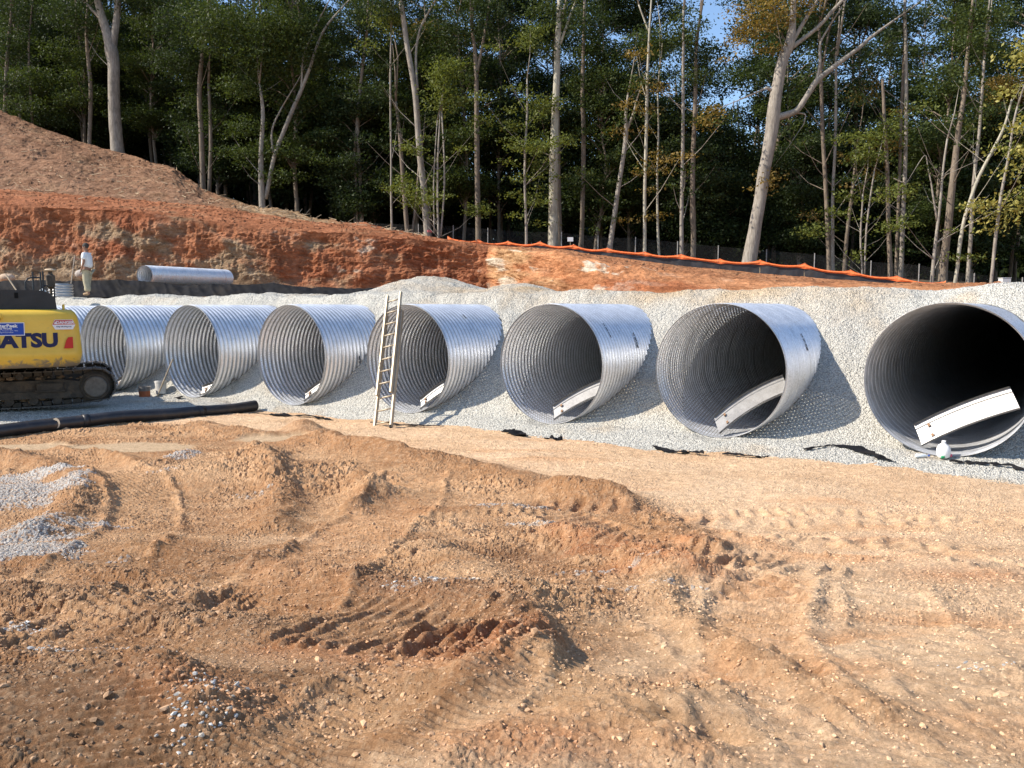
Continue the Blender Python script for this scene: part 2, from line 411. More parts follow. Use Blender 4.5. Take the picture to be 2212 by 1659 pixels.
    mound((470, 1040), 1.15, .85, .20, TAN); mound((520, 1000), .5, .3, .10, BRN)
    ridge([(545, 975), (590, 1020), (610, 1080), (595, 1150)], .17, .26, BRN)
    ridge([(780, 1050), (800, 1080), (770, 1110)], .16, .22, BRN); mound((830, 1075), .45, .3, .12, TAN)
    ridge([(1200, 1075), (1330, 1100), (1450, 1140), (1530, 1190)], .09, .28, BRN)
    ridge([(1210, 1160), (1330, 1190), (1420, 1240), (1500, 1260)], .14, .22, RED)
    ridge([(930, 1190), (1000, 1230), (1080, 1290), (1180, 1330)], .09, .28, TAN)
    mound((1140, 1195), .75, .38, -.20, (.26, .135, .07), .15)
    mound((1260, 1205), .22, .16, .16, RED)
    mound((850, 1150), .7, .4, .10, TAN); mound((1060, 1110), .8, .4, .07, BRN)
    ridge([(560, 1230), (760, 1270), (900, 1290), (1040, 1330), (1130, 1390), (1120, 1440), (1020, 1480)], .12, .26, (.30, .145, .068))
    ridge([(0, 1280), (160, 1290), (330, 1320), (520, 1360)], .09, .22, (.30, .16, .08))
    mound((130, 1570), 1.1, .62, .20, (.27, .145, .072), .0, .9); ridge([(0, 1450), (180, 1465), (330, 1510), (420, 1580)], .07, .2, BRN)
    ridge([(1420, 1260), (1440, 1320), (1520, 1390), (1620, 1440)], .08, .16, TAN)
    ridge([(1000, 1640), (1300, 1600), (1500, 1650)], .05, .15, ORG)
    mound((1530, 1590), .25, .13, -.08, TAN); mound((2050, 1330), .6, .2, -.06, ORG)
    mound((1290, 1560), .5, .3, .07, TAN); mound((700, 1560), .5, .25, -.07, TAN)
    blend(RED*1.1, np.exp(-(dseg([gp(620, 1400), gp(1000, 1480), gp(1150, 1400)], X, YY)/.22)**2), .55)
    for p, r_, a_ in (((1500, 1180), .35, .6), ((1900, 1170), .5, .35), ((2100, 1250), .5, .5), ((450, 1560), .35, .5), ((1180, 1640), .3, .5), ((1400, 1250), .4, .6)):
        c = gp(*p); blend(RED*1.25, np.exp(-(((X-c[0])/r_)**2+((YY-c[1])/(r_*.6))**2)), a_)
    ridge([(1560, 1150), (1700, 1200), (1850, 1215)], .035, .2, ORG); ridge([(1620, 1440), (1760, 1500), (1900, 1560)], .05, .14, TAN); ridge([(1150, 1470), (1350, 1500), (1500, 1500)], .05, .16, TAN)
    ridge([(300, 1200), (450, 1215), (620, 1190)], .06, .2, BRN); ridge([(60, 1220), (200, 1245), (420, 1250)], .06, .16, BRN); ridge([(850, 1620), (900, 1560), (1000, 1530)], .04, .12, BRN)
    mound((1650, 1330), .35, .15, -.05, TAN, .4); mound((1830, 1370), .4, .12, -.045, ORG, .3); mound((1480, 1480), .3, .1, -.05, ORG, .5); mound((950, 1230), .5, .2, -.07, BRN)
    # dried silt puddles
    for p, rx, ry in (((290, 968), 1.25, .62), ((590, 950), .9, .35), ((40, 965), .9, .4)):
        c = gp(*p); I = near_idx(c[0], c[1], rx*1.6, ry*1.8); q = ((X[I]-c[0])/rx)**2+((YY[I]-c[1])/ry)**2+.5*fbm(X[I]/.5, YY[I]/.5, 71, 3); m = 1-sm(.6, 1.05, q)
        Z[I] = Z[I]*(1-m*.9)+(base_z(c[0], c[1])-.0)*m*.9; flatm[I] = np.maximum(flatm[I], m); blend(MUD*1.1, m, .95, I)
    # cleat marks
    ribs((1340, 1112), 2.2, .42, radians(-17), .26, -.085, 1, (.42, .22, .11))
    ribs((1470, 1200), 1.9, .75, radians(-32), .14, .042, 1, (.44, .24, .12))
    ribs((880, 1350), 1.6, .62, radians(-33), .13, .036, 1, BRN); ribs((1010, 1420), .9, .5, radians(-25), .14, .045, .8, RED)
    ribs((760, 1385), .9, .6, radians(-28), .14, .045, 1, BRN)
    ribs((1050, 1120), 1.4, .35, radians(5), .13, .03, 1, (.42, .25, .13))
    ribs((1700, 1170), 3.4, .5, radians(-22), .27, .04); ribs((2050, 1120), 3., .45, radians(-14), .26, .035)
    ribs((1800, 1130), 3.4, .45, radians(-12), .24, .035); ribs((1650, 1230), 1.6, .5, radians(-30), .2, .05)
    ribs((1950, 1420), 2., .7, radians(35), .17, .016); ribs((1700, 1540), 1.6, .5, radians(20), .15, .022); ribs((2050, 1560), 1.3, .5, radians(28), .14, .018)
    def track(pts, wd, period, amp, edge=.03, col=None, long=0.):
        """a sweeping machine track: grouser bars across a curved path, soil squeezed up along both edges"""
        P = np.array([gp(*p) for p in pts]); s_ = np.arange(len(P)); q = np.linspace(0, len(P)-1, 40); Q = np.stack([np.interp(q, s_, P[:, i]) for i in range(2)], -1)
        for _ in range(12): Q[1:-1] = (Q[:-2]+2*Q[1:-1]+Q[2:])/4
        lo = Q.min(0)-wd; hi = Q.max(0)+wd; I = near_idx((lo[0]+hi[0])/2, (lo[1]+hi[1])/2, (hi[0]-lo[0])/2, (hi[1]-lo[1])/2); x, y = X[I], YY[I]; best = np.full(x.shape, 1e9); S_ = np.zeros(x.shape); Lt = np.zeros(x.shape); acc = 0.
        for (x1, y1), (x2, y2) in zip(Q[:-1], Q[1:]):
            dx, dy = x2-x1, y2-y1; L = math.hypot(dx, dy); t = np.clip(((x-x1)*dx+(y-y1)*dy)/L/L, 0, 1); dd = (x-x1-t*dx)**2+(y-y1-t*dy)**2; m = dd < best
            best = np.where(m, dd, best); S_ = np.where(m, acc+t*L, S_); Lt = np.where(m, ((x-x1)*dy-(y-y1)*dx)/L, Lt); acc += L
        nn = fbm(x/.35, y/.35, 15, 3); a = np.abs(Lt)+.05*nn; m = (1-sm(wd/2*.86, wd/2*1.05, a))*sm(0, .25, S_+.1*nn)*(1-sm(acc-.3, acc, S_+.15*nn))*np.clip(.75+1.1*fbm(x/.6, y/.6, 16, 2), 0, 1)
        ph = S_/period+.10*vn(Lt/.15, S_/.5, 17); w = np.clip(np.abs((ph % 1)-.5)*4-.7, 0, 1)*(.7+.4*vn(x/.1, y/.1, 18)); w2 = .5*np.abs(((Lt/.09) % 1)-.5)*long
        eg = np.exp(-((a-wd/2)/.06)**2)*sm(0, .3, S_)*(1-sm(acc-.3, acc, S_)); Z[I] += m*1.45*(amp*(w+w2)-amp*.5)+1.3*edge*eg*(.7+.8*nn); calm[I] = np.maximum(calm[I], m*.9)
        if col is not None: blend(col, m, .45, I)
    track([(560, 1330), (690, 1220), (800, 1150), (880, 1080), (900, 1020)], .95, .085, .030, .04, ORG)
    track([(180, 1250), (300, 1160), (320, 1080), (230, 1010), (120, 980)], .80, .085, .026, .04, TAN)
    track([(1900, 1659), (1750, 1560), (1640, 1440), (1620, 1330), (1700, 1240)], .62, .10, .026, .03, ORG)
    track([(2212, 1600), (2080, 1480), (1960, 1360), (1900, 1260)], .62, .10, .020, .02)
    track([(700, 1659), (760, 1560), (860, 1490), (1000, 1440)], .55, .075, .018, .02, TAN)
    track([(1500, 1150), (1750, 1160), (2000, 1200), (2300, 1260)], .50, .20, .032, .02, None)
    track([(1450, 1110), (1750, 1105), (2050, 1130), (2300, 1160)], .45, .20, .028, .02, None)
    track([(1120, 1100), (1350, 1160), (1560, 1230), (1660, 1320)], .70, .16, .045, .03, ORG)
    track([(1250, 1659), (1330, 1540), (1330, 1420), (1250, 1340)], .60, .08, .016, .025, TAN)
    track([(0, 1400), (200, 1330), (420, 1290), (620, 1290)], .60, .075, .02, .03, BRN)
    # fine smear lines along the passes of the tracks
    for p, L, Wd, an, per, am in (((250, 1010), 2.6, .6, 92, .075, .022), ((700, 1130), 1.6, 1.1, 88, .07, .02), ((640, 1200), 2.4, 1.0, 95, .065, .022), ((820, 1000), 3., .8, 100, .09, .02), ((900, 1060), 2.2, .8, 80, .08, .022),
                                  ((560, 1420), 1.5, .8, 100, .05, .012), ((900, 1540), 1.6, .8, 60, .05, .012), ((1750, 1480), 2., .9, 75, .06, .012), ((350, 1200), 2., .7, 95, .07, .018), ((250, 1620), .9, .4, 110, .05, .014)):
        ribs(p, L, Wd, radians(an), per, am, 1)
    # loose pale stone spilled on the clay
    for p, rx, ry, k in (((15, 1085), .95, .95, 1.), ((60, 1035), .9, .35, .9), ((20, 1165), .9, .40, .9), ((-60, 1200), 1.0, .5, 1.), ((100, 1140), .8, .28, .35), ((50, 1190), .5, .18, .4), ((-200, 1090), 1.4, 1.3, 1.), ((195, 1405), .36, .16, .8), ((290, 1425), .25, .1, .5), ((50, 1350), .25, .14, .6), ((395, 990), .22, .5, .75),
                       ((350, 1045), .3, .15, .2), ((1110, 1108), .55, .2, .32), ((1160, 1140), .4, .14, .35), ((1450, 1290), .6, .1, .14), ((1290, 1250), .4, .1, .18), ((940, 1290), .4, .14, .2), ((450, 1600), .14, .3, .5), ((360, 1490), .1, .06, .5), ((2100, 1440), .2, .06, .3), ((540, 1080), .3, .2, .15), ((220, 1220), .4, .1, .1)):
        c = gp(*p); I = near_idx(c[0], c[1], rx*2.2, ry*2.2); x, y = X[I], YY[I]; q = ((x-c[0])/rx)**2+((y-c[1])/ry)**2
        gm[I] = np.maximum(gm[I], k*np.clip(1.25-q+.9*fbm(x/.22, y/.22, 31, 4), 0, 1))
    c = gp(-20, 1085); Z += .20*np.exp(-(((X-c[0])/1.2)**2+((YY-c[1])/.9)**2))
    I = np.nonzero(gm > .02)[0]; stone, _r = worley(X[I]/.036, YY[I]/.036, 99); on = ((_r*3.7) % 1) < gm[I]*1.25
    fr = sm(3.8, 6., YY[I]); Z[I] += np.where(on, np.sqrt(np.clip(1-(stone/.55)**2, 0, 1))*.013, 0)*fr; blend(WHT, np.where(on & (stone < .55), .75+.25*_r, .15*gm[I])*fr, 1., I)
    # clods at several sizes, thick in the churned patches
    big = np.clip(.12+1.2*fbm(X/.9, YY/.7, 61, 3), 0, 1)
    k = (1-flatm)*(1-.7*gm)*(1-.6*calm)
    I = np.nonzero(dens > .3)[0]; dm = np.zeros(X.shape)
    for cell, sd_, dn, am in ((.26, 101, .05, .30), (.13, 102, .16, .40), (.07, 103, .34, .5)):
        g = domes(X[I], YY[I], cell, sd_, 1.)*(h2(np.floor(X[I]/cell/1.7), np.floor(YY[I]/cell/1.7), sd_) < 9)
        w_ = np.clip(big[I]*1.3*dens[I]-(1-dn)*.55, 0, 1); dd = k[I]*g*am*sm(0, .35, w_); Z[I] += dd; dm[I] += dd
    s5 = domes(X, YY, .030, 105, .9); g5 = np.clip(.55+.8*fbm(X/.5, YY/.4, 106, 3), .1, 1); Z += k*s5*.85*g5*(.5+.5*np.clip(dens+big*.6, 0, 1))
    s6 = domes(X, YY, .060, 107, .45); Z += k*s6*.55*g5*(.35+.65*np.clip(dens+big*.4, 0, 1))
    Z += k*((.016*(dens*.8+.3)*fbm(X/.24, YY/.17, 201, 5, .62))+.004*vn(X/.02, YY/.02, 207)-.018*np.clip(dens+big-.6, 0, 1)*np.abs(fbm(X/.16, YY/.09, 209, 3)))
    Z += k*(1-churn)*(.022*fbm(X/.55, YY/.13, 210, 4)+.012*fbm(X/.13, YY/.05, 212, 2))
    lump = np.clip(dm/.02, 0, 1); blend(TAN*1.05, lump*.35)
    blend((.76, .56, .36), np.clip((s5+.5*s6)*60, 0, 1)*(.25+.75*h2(np.floor(X/.03), np.floor(YY/.03), 8)), .32)
    w = wof(X, YY); Z -= .5*sm(.2, 2.0, w)
    P = np.stack([X, YY, Z], -1)
    o = obj('ground', P, gridfaces(*shp), SOIL, smooth=False); setcol(o, np.clip(C, 0, 1)); tag(o, kind='structure')
    q = 300; g = 61; xs = np.linspace(-q, q, g); A, B = np.meshgrid(xs, xs)
    o = obj('far_ground', np.stack([A, B, np.full(A.shape, -1.3)], -1).reshape(-1, 3), gridfaces(g, g), SOIL); setcol(o, np.tile(np.array((.42, .26, .14)), (g*g, 1))); tag(o, kind='structure')
    Zg = Z.reshape(shp)
    def zat(x, y):
        j = int(np.clip(np.searchsorted(Yr, y), 1, len(Yr)-1)); i = int(np.clip(np.searchsorted(ux, x/(y+.4)), 1, len(ux)-1)); return float(Zg[j, i])
    return zat, (X.reshape(shp), YY.reshape(shp), Zg, gm.reshape(shp), dens.reshape(shp), big.reshape(shp), C.reshape(shp+(3,)))
GZ, GDATA = build_ground()

# ------------------------------------------------------------------ gravel bed round the pipes
def gravel_z(X, Y, fine=True):
    w = wof(X, Y); s = .876*X-.482*Y                          # along the row, grows to the right
    f = np.clip((s+22)/22, 0, 1)                              # 0 at the far left, 1 by the right pipes
    toe = -.35-.85*sm(.45, .95, f)+.22*fbm(s/1.3, w*0+3, 5, 3)
    w0 = .25+.1*fbm(s/1.5, w*0, 8, 2); wc = 2.9+1.5*sm(.3, .95, f)+.5*fbm(s/2.2, w*0+9, 15, 3)
    zc = 2.70+.07*fbm(s/1.6, w/2, 25, 3)
    z = -.16+.2*sm(0, 1, (w-toe)/(w0-toe))
    t = np.clip((w-w0)/(wc-w0), 0, 1); z = z+(zc-.04)*(.78*t+.22*t*t*(3-2*t))
    z = np.where(w < toe, -.16-.5*(toe-w), z)
    return z, w, s
def build_gravel():
    s = np.arange(-33, 9.5, .036); w = np.concatenate([np.arange(-5.6, -3.4, .06), np.arange(-3.4, 6.0, .034), np.arange(6.0, 12.5, .08)])
    SS, WW = np.meshgrid(s, w)
    X = .876*SS+.482*(WW+14.58); Y = -.482*SS+.876*(WW+14.58)
    Z, _, _ = gravel_z(X, Y)
    # humps along the crest
    for px, py, Yd, r, e in ((940, 619, 23.8, 1.5, 1.), (1128, 626, 22.2, 1.0, 1.), (860, 634, 24, .9, .5), (1250, 632, 20.5, 1.1, .6), (2190, 610, 16.2, .8, .35), (2330, 606, 15.8, 1.0, .1), (1560, 628, 18.6, 1.4, .6), (1800, 622, 17.5, 1.4, .7), (640, 637, 25.5, 1.4, .5), (350, 637, 27, 1.2, .5)):
        c = at(px, py, Yd); h = c[2]-2.68; Z = Z+1.8*e*h*np.exp(-(((X-c[0])**2+(Y-c[1])**2)/r**2))
    Z = Z+.05*fbm(X/.9, Y/.9, 35, 3)*sm(.5, 2, WW)
    # left apron under the excavator and in front of it
    ap = (1-sm(-7.6, -6.4, X+.5*fbm(Y/.8, X/.8, 4, 3)))*(1-sm(-1.5, -1.0, -WW-3.4+.0*X))
    front = np.interp(X, [-14, -11, -9, -7.6, -6.5], [14.9, 15.4, 16.6, 18.3, 19.5])
    za = .0+.04*fbm(X/.7, Y/.7, 65, 3)-1.2*np.clip(front-Y+.15*fbm(X/.4, Y/.4, 68, 2), 0, 1)
    Z = np.where(X < -6.4, np.maximum(Z, np.where(WW < 1., za-.4*sm(-7.3, -6.4, X), -9)), Z)
    Z = Z+.011*(rng.random(X.shape)-.5)*2+.05*fbm(X/.35, Y/.35, 301, 3)*sm(.3, 2, WW)+.02*domes(X, Y, .09, 300, .25)
    # keep the pipes clear: drop faces inside them and pull the rim onto the pipe wall
    Xf, Yf, Zf = X.ravel().copy(), Y.ravel().copy(), Z.ravel().copy(); inside = np.zeros(Xf.shape, bool)
    for k, (cx, cy) in PIPES.items():
        dx, dy = Xf-cx, Yf-cy; c = dx*EX[0]+dy*EX[1]; v = dx*AX[0]+dy*AX[1]; dz = Zf-RP
        r = np.sqrt(c*c+dz*dz)
        pre = (v > -.35) & (v <= .0) & (np.abs(c) < RP)
        lim = RP-np.sqrt(np.clip(RP*RP-c*c, 0, None))-.03
        Zf = np.where(pre & (Zf > lim), lim, Zf); dz = Zf-RP; r = np.sqrt(c*c+dz*dz)
        ins = (v > -.02) & (r < RP+.004) & (v < PLEN[k])
        q = (RP+.004)/np.maximum(r, 1e-3); nc = c*q; nz = dz*q
        Xf = np.where(ins, Xf+(nc-c)*EX[0], Xf); Yf = np.where(ins, Yf+(nc-c)*EX[1], Yf); Zf = np.where(ins, RP+nz, Zf); inside |= ins
    Fc = gridfaces(*X.shape); keep = ~inside[Fc].all(1); Fc = Fc[keep]
    dirt = sm(.1, .6, fbm(X/1.2, Y/1.2, 88, 4))*.45
    band = np.exp(-((WW-4.3)/1.0)**2)*sm(-16, -11, SS)*(1-sm(-2.5, -.5, SS)); dirt = np.maximum(dirt, band*np.clip(.6+.8*fbm(X/.7, Y/.5, 90, 3), 0, 1))
    dirt = np.maximum(dirt, .6*(1-sm(-.05, .25, WW+.9+.35*fbm(X/.5, Y/.5, 92, 4)))*(X > -7))[..., None]
    C = np.array((1., .985, .93))*(1-dirt)+np.array((.98, .76, .52))*dirt
    o = obj('gravel_bed', np.stack([Xf, Yf, Zf], -1), Fc, GRAVEL); setcol(o, C.reshape(-1, 3)); tag(o, kind='structure')
build_gravel()

# ------------------------------------------------------------------ clay bank, mound, forest floor
def ip(px, tab, k=1):
    t = np.array(tab, float); return np.interp(px, t[:, 0], t[:, k])
BASE = [(-500, 600, 36.2), (0, 606, 36.2), (500, 615, 36.0), (680, 622, 36.1), (890, 630, 36.0), (1052, 640, 36.2), (1066, 640, 35.4), (1085, 640, 33.4), (1130, 640, 31.0), (1300, 638, 27.6), (1500, 636, 25.5), (1800, 632, 23.5), (2100, 628, 22), (2700, 628, 20)]
TOPC = [(-500, 430, 37.0), (0, 443, 37.0), (250, 455, 36.8), (415, 473, 36.7), (550, 493, 36.6), (750, 505, 36.6), (950, 523, 36.5), (1056, 533, 36.7), (1070, 535, 36.0), (1090, 537, 34.4), (1130, 540, 32.4), (1220, 549, 30.6), (1300, 566, 29.4), (1450, 588, 28.2), (1600, 603, 27.5), (1750, 612, 26.5), (1900, 618, 26.0), (2100, 622, 25), (2700, 622, 24)]
BACK = [(-500, 380, 43), (0, 408, 41.5), (250, 428, 41.0), (480, 448, 40.6), (685, 480, 40.3), (800, 490, 40.2), (960, 519, 40), (1068, 533, 40), (1219, 541, 39.2), (1277, 551, 38.8), (1451, 574, 37.4), (1625, 591, 36), (1799, 606, 34.6), (1915, 615, 33.6), (2050, 614, 32.6), (2300, 612, 31.5), (2700, 612, 30)]
CRST = [(-500, 40, 60), (-200, 150, 57), (0, 240, 56), (60, 262, 55.6), (110, 280, 55.3), (165, 305, 55), (215, 318, 54.5), (270, 331, 54), (330, 352, 53), (375, 362, 52.5), (405, 385, 51.5), (440, 410, 50.5), (480, 425, 50), (560, 447, 49.5), (640, 462, 48.5), (685, 477, 47.5), (800, 490, 46), (900, 506, 45), (960, 517, 44.3), (1068, 530, 43.6), (1219, 540, 42.6), (1277, 549, 42.2), (1451, 572, 41), (1625, 589, 39.8), (1799, 604, 38.4), (1915, 612, 37.6), (2050, 612, 36.5), (2300, 610, 35.5), (2700, 610, 34)]
FX = [(-60, 17), (-40, 15.5), (-26.4, 12.4), (-16, 8.8), (-5, 6.3), (2.3, 5.9), (12.4, 4.8), (22.6, 3.8), (60, 2.6)]
def floor_z(x): return np.interp(x, [p[0] for p in FX], [p[1] for p in FX])
def build_bank():
    px = np.linspace(-760, 2650, 1600)
    def cur(tab, j=0, jz=0):
        a = (px-1106)/F; b = (829.5-ip(px, tab))/F; Yd = ip(px, tab, 2); t = Yd/(CP+b*SP)
        return np.stack([a*t, Yd, CAMZ+(-SP+b*CP)*t], -1)
    b0 = cur(BASE); t0 = cur(TOPC); k0 = cur(BACK); c0 = cur(CRST)
    t0[:, 2] += .05*fbm(px/45, px*0, 3, 3); c0[:, 2] += np.where(px < 685, .16, .04)*fbm(px/70, px*0+5, 4, 3)
    sh = b0.copy(); sh[:, 1] = np.minimum(b0[:, 1]-1, np.interp(px, [1040, 1160], [30.2, 25])); sh[:, 0] *= sh[:, 1]/b0[:, 1]; sh[:, 2] = np.interp(px, [0, 900, 1100, 2600], [3.25, 2.95, 2.6, 2.62])
    low = sh.copy(); low[:, 2] -= np.interp(px, [1100, 1300], [1.0, .12])
    bk = c0.copy(); bk[:, 1] += 5; bk[:, 0] *= bk[:, 1]/c0[:, 1]; bk[:, 2] = np.minimum(c0[:, 2]-.4, floor_z(bk[:, 0])-.3)
    segs = [(low, sh, 4), (sh, b0, 26), (b0, t0, 110), (t0, k0, 55), (k0, c0, 110), (c0, bk, 14)]
    rows = []; kind = []
    for i, (a, b, n) in enumerate(segs):
        for q in range(n):
            t = q/n; rows.append(a*(1-t)+b*t); kind.append((i, t))
    rows.append(bk); kind.append((5, 1.)); P = np.array(rows)
    dU = np.gradient(P, axis=1); dV = np.gradient(P, axis=0); N = np.cross(dU, dV); N /= np.linalg.norm(N, axis=-1, keepdims=True)+1e-9
    # smooth normals a little over the edges
    for _ in range(5): N[1:-1] = (N[:-2]+N[1:-1]*2+N[2:])/4
    N /= np.linalg.norm(N, axis=-1, keepdims=True)+1e-9
    arc = np.concatenate([[0], np.cumsum(np.linalg.norm(np.diff(P[:, 600], axis=0), axis=-1))])[:, None]+0*P[..., 0]
    Xc = P[..., 0]; A = arc
    ki = np.array([k[0] for k in kind])[:, None]; kt = np.array([k[1] for k in kind])[:, None]
    face = np.where(ki == 2, np.minimum(1, np.minimum(kt*6, (1-kt)*5+.25)), 0.)
    gentle = sm(1200, 1500, px)[None, :]
    face = face*(1-.75*gentle)
    D = face*(.42*fbm(Xc/2.6, A/3.5, 500, 3)+.04*(.5-np.abs(fbm(Xc/.32, A/3.0, 505, 3)*2))+.13*(np.abs(fbm(Xc/1.1, A/2.6, 510, 4))*2-.5)+.20*fbm(Xc/.7, A/.40, 520, 4)+.07*fbm(Xc/.15, A/.12, 530, 3))
    top = np.where(ki == 3, 1, np.where(ki == 2, .3*sm(.8, 1, kt), 0.))
    D = D+top*(.07*fbm(Xc/.8, A/.5, 540, 5)+.08*domes(Xc, A, .5, 541, .3)+domes(Xc, A, .22, 542, .35)*.5)
    md = np.where((ki >= 4), 1., 0.)*(1-sm(700, 1000, px))[None, :]
    D = D+md*(.30*fbm(Xc/2.5, A/2.2, 550, 4)*np.where(ki == 4, np.clip(np.minimum(kt*4, (1-kt)*5), 0, 1), .3)+.09*fbm(Xc/.5, A/.5, 551, 5, .55)+domes(Xc, A, .3, 552, .12)*.4)
    D = D+.03*fbm(Xc/.25, A/.2, 560, 3)
    P = P+N*D[..., None]
    # soil colours, with the left wall toned down in place of tree shade
    x = px[None, :]+0*Xc; n1 = fbm(Xc/1.6, A/.7, 600, 5); n2 = fbm(Xc/.8, A/.5, 610, 5); n3 = fbm(Xc/3.2, A/1.6, 620, 4)
    RED = np.array((.40, .17, .085)); DRED = np.array((.32, .115, .055)); GRY = np.array((.34, .26, .165)); PNK = np.array((.50, .25, .14)); WHT = np.array((.56, .46, .35)); ORG = np.array((.60, .28, .13)); MND = np.array((.32, .18, .105)); TANM = np.array((.38, .25, .14))
    C = np.zeros(P.shape)+RED
    def bl(c, m): 
        nonlocal C
        C = C*(1-m[..., None])+np.array(c)*m[..., None]
    onface = np.where(ki == 2, 1., 0.)
    bl(DRED, sm(-.1, .4, n3))
    g = onface*(1-sm(650, 1050, x))*sm(-.25, .3, n1+.9*(.62-kt)-.25*sm(300, 700, x)); bl(GRY, g*.85)
    bl(PNK, onface*sm(.25, .5, n2)*.55*sm(100, 900, x)); bl(WHT, onface*sm(.32, .55, fbm(Xc/.9, A/.5, 630, 5))*(sm(500, 700, x)*.6+.15))
    r2 = sm(1054, 1062, x); bl(ORG, r2*.8); bl((.52, .33, .17), onface*r2*(1-sm(1150, 1350, x))*sm(-.15, .3, n1)*.8); bl((.70, .62, .48), onface*r2*sm(.25, .45, n2)*(1-sm(1300, 1500, x))*.9)
    bl((.36, .11, .045), onface*r2*sm(.1, .5, n3)*.6); bl((.44, .20, .095), np.where(ki >= 3, 1., 0.)*r2)
    bl((.40, .16, .075), np.where(ki == 3, 1., 0.)*(1-r2)*.8); bl((.42, .27, .15), np.where(ki == 3, 1., 0.)*sm(.1, .5, n1)*.35)
    bl(MND, np.where(ki >= 4, 1., 0.)*(1-sm(420, 560, x))); bl(TANM, np.where(ki >= 4, 1., 0.)*sm(430, 560, x)*(1-sm(690, 760, x)))
    bl((.33, .20, .115), np.where(ki >= 4, 1., 0.)*sm(.1, .5, n1)*(1-sm(420, 560, x))*.7)
    bl((.46, .25, .12), np.where(ki <= 1, 1., 0.)*.8)
    # split into three pieces that share their edges: bank, spoil mound
    nx = P.shape[1]; r0 = 4+26+110+55; jm = int(np.searchsorted(px, 760))
    V = P.reshape(-1, 3); CC = np.clip(C, 0, 1).reshape(-1, 3)
    A1 = P[:r0+1]; o = obj('clay_bank', A1.reshape(-1, 3), gridfaces(r0+1, nx), CLAY); setcol(o, np.clip(C[:r0+1], 0, 1).reshape(-1, 3)); tag(o, kind='structure')
    A2 = P[r0:]; o = obj('dirt_mound', A2.reshape(-1, 3), gridfaces(P.shape[0]-r0, nx), CLAY); setcol(o, np.clip(C[r0:], 0, 1).reshape(-1, 3)); tag(o, kind='structure')
    # forest floor behind
    Ys = np.concatenate([[0], np.geomspace(1, 110, 50)]); R = []
    for e in Ys:
        q = c0.copy(); q[:, 1] += e+1.0; q[:, 0] *= q[:, 1]/c0[:, 1]; f = sm(0, 5, e+1.); q[:, 2] = (c0[:, 2]-.45)*(1-f)+(floor_z(q[:, 0])-.1)*f+.2*fbm(q[:, 0]/2, q[:, 1]/2, 7, 3); R.append(q[::6])
    R = np.array(R); lm = m_rough('leaf_litter', (.10, .07, .042), .95, var=.5, scale=4, bump=.06)
    o = obj('forest_floor', R.reshape(-1, 3), gridfaces(R.shape[0], R.shape[1]), lm, smooth=True); tag(o, kind='structure')
    return P, r0, px
BANK, BR0, BPX = build_bank()
# sticks and chips strewn over the spoil mound
def build_sticks():
    V = []; Fs = []
    for i in range(750):
        r = BR0+int(rng.random()**1.2*105)-int(rng.random() < .12)*random.randint(5, 50); c = int(rng.random()*790); 
        p = Vector(BANK[max(r, 150), c]); L = random.choice((.10, .14, .2, .28, .45))*random.uniform(.6, 1.3); a = random.uniform(0, pi); tl = random.uniform(-.3, .8)
        dd = Vector((cos(a), sin(a)*.6, tl*.5+.3*sin(a))).normalized(); s = dd.cross(Vector((0, 0, 1))).normalized()*random.uniform(.008, .028); u = s.cross(dd).normalized()*s.length
        b = p+Vector((0, -.02, .04)); n = len(V); e = dd*L
        V += [b-s, b+s, b+u*1.5, b+e-s*.6, b+e+s*.6, b+e+u]; Fs += [(n, n+1, n+4), (n, n+4, n+3), (n+1, n+2, n+5), (n+1, n+5, n+4), (n+2, n, n+3), (n+2, n+3, n+5)]
    o = obj('wood_debris', V, np.array(Fs), m_rough('torn_wood', (.36, .26, .16), .9, var=.5, scale=1.5)); tag(o, 'splintered sticks and wood chips strewn over the brown dirt mound', 'wood debris', kind='stuff')
build_sticks()

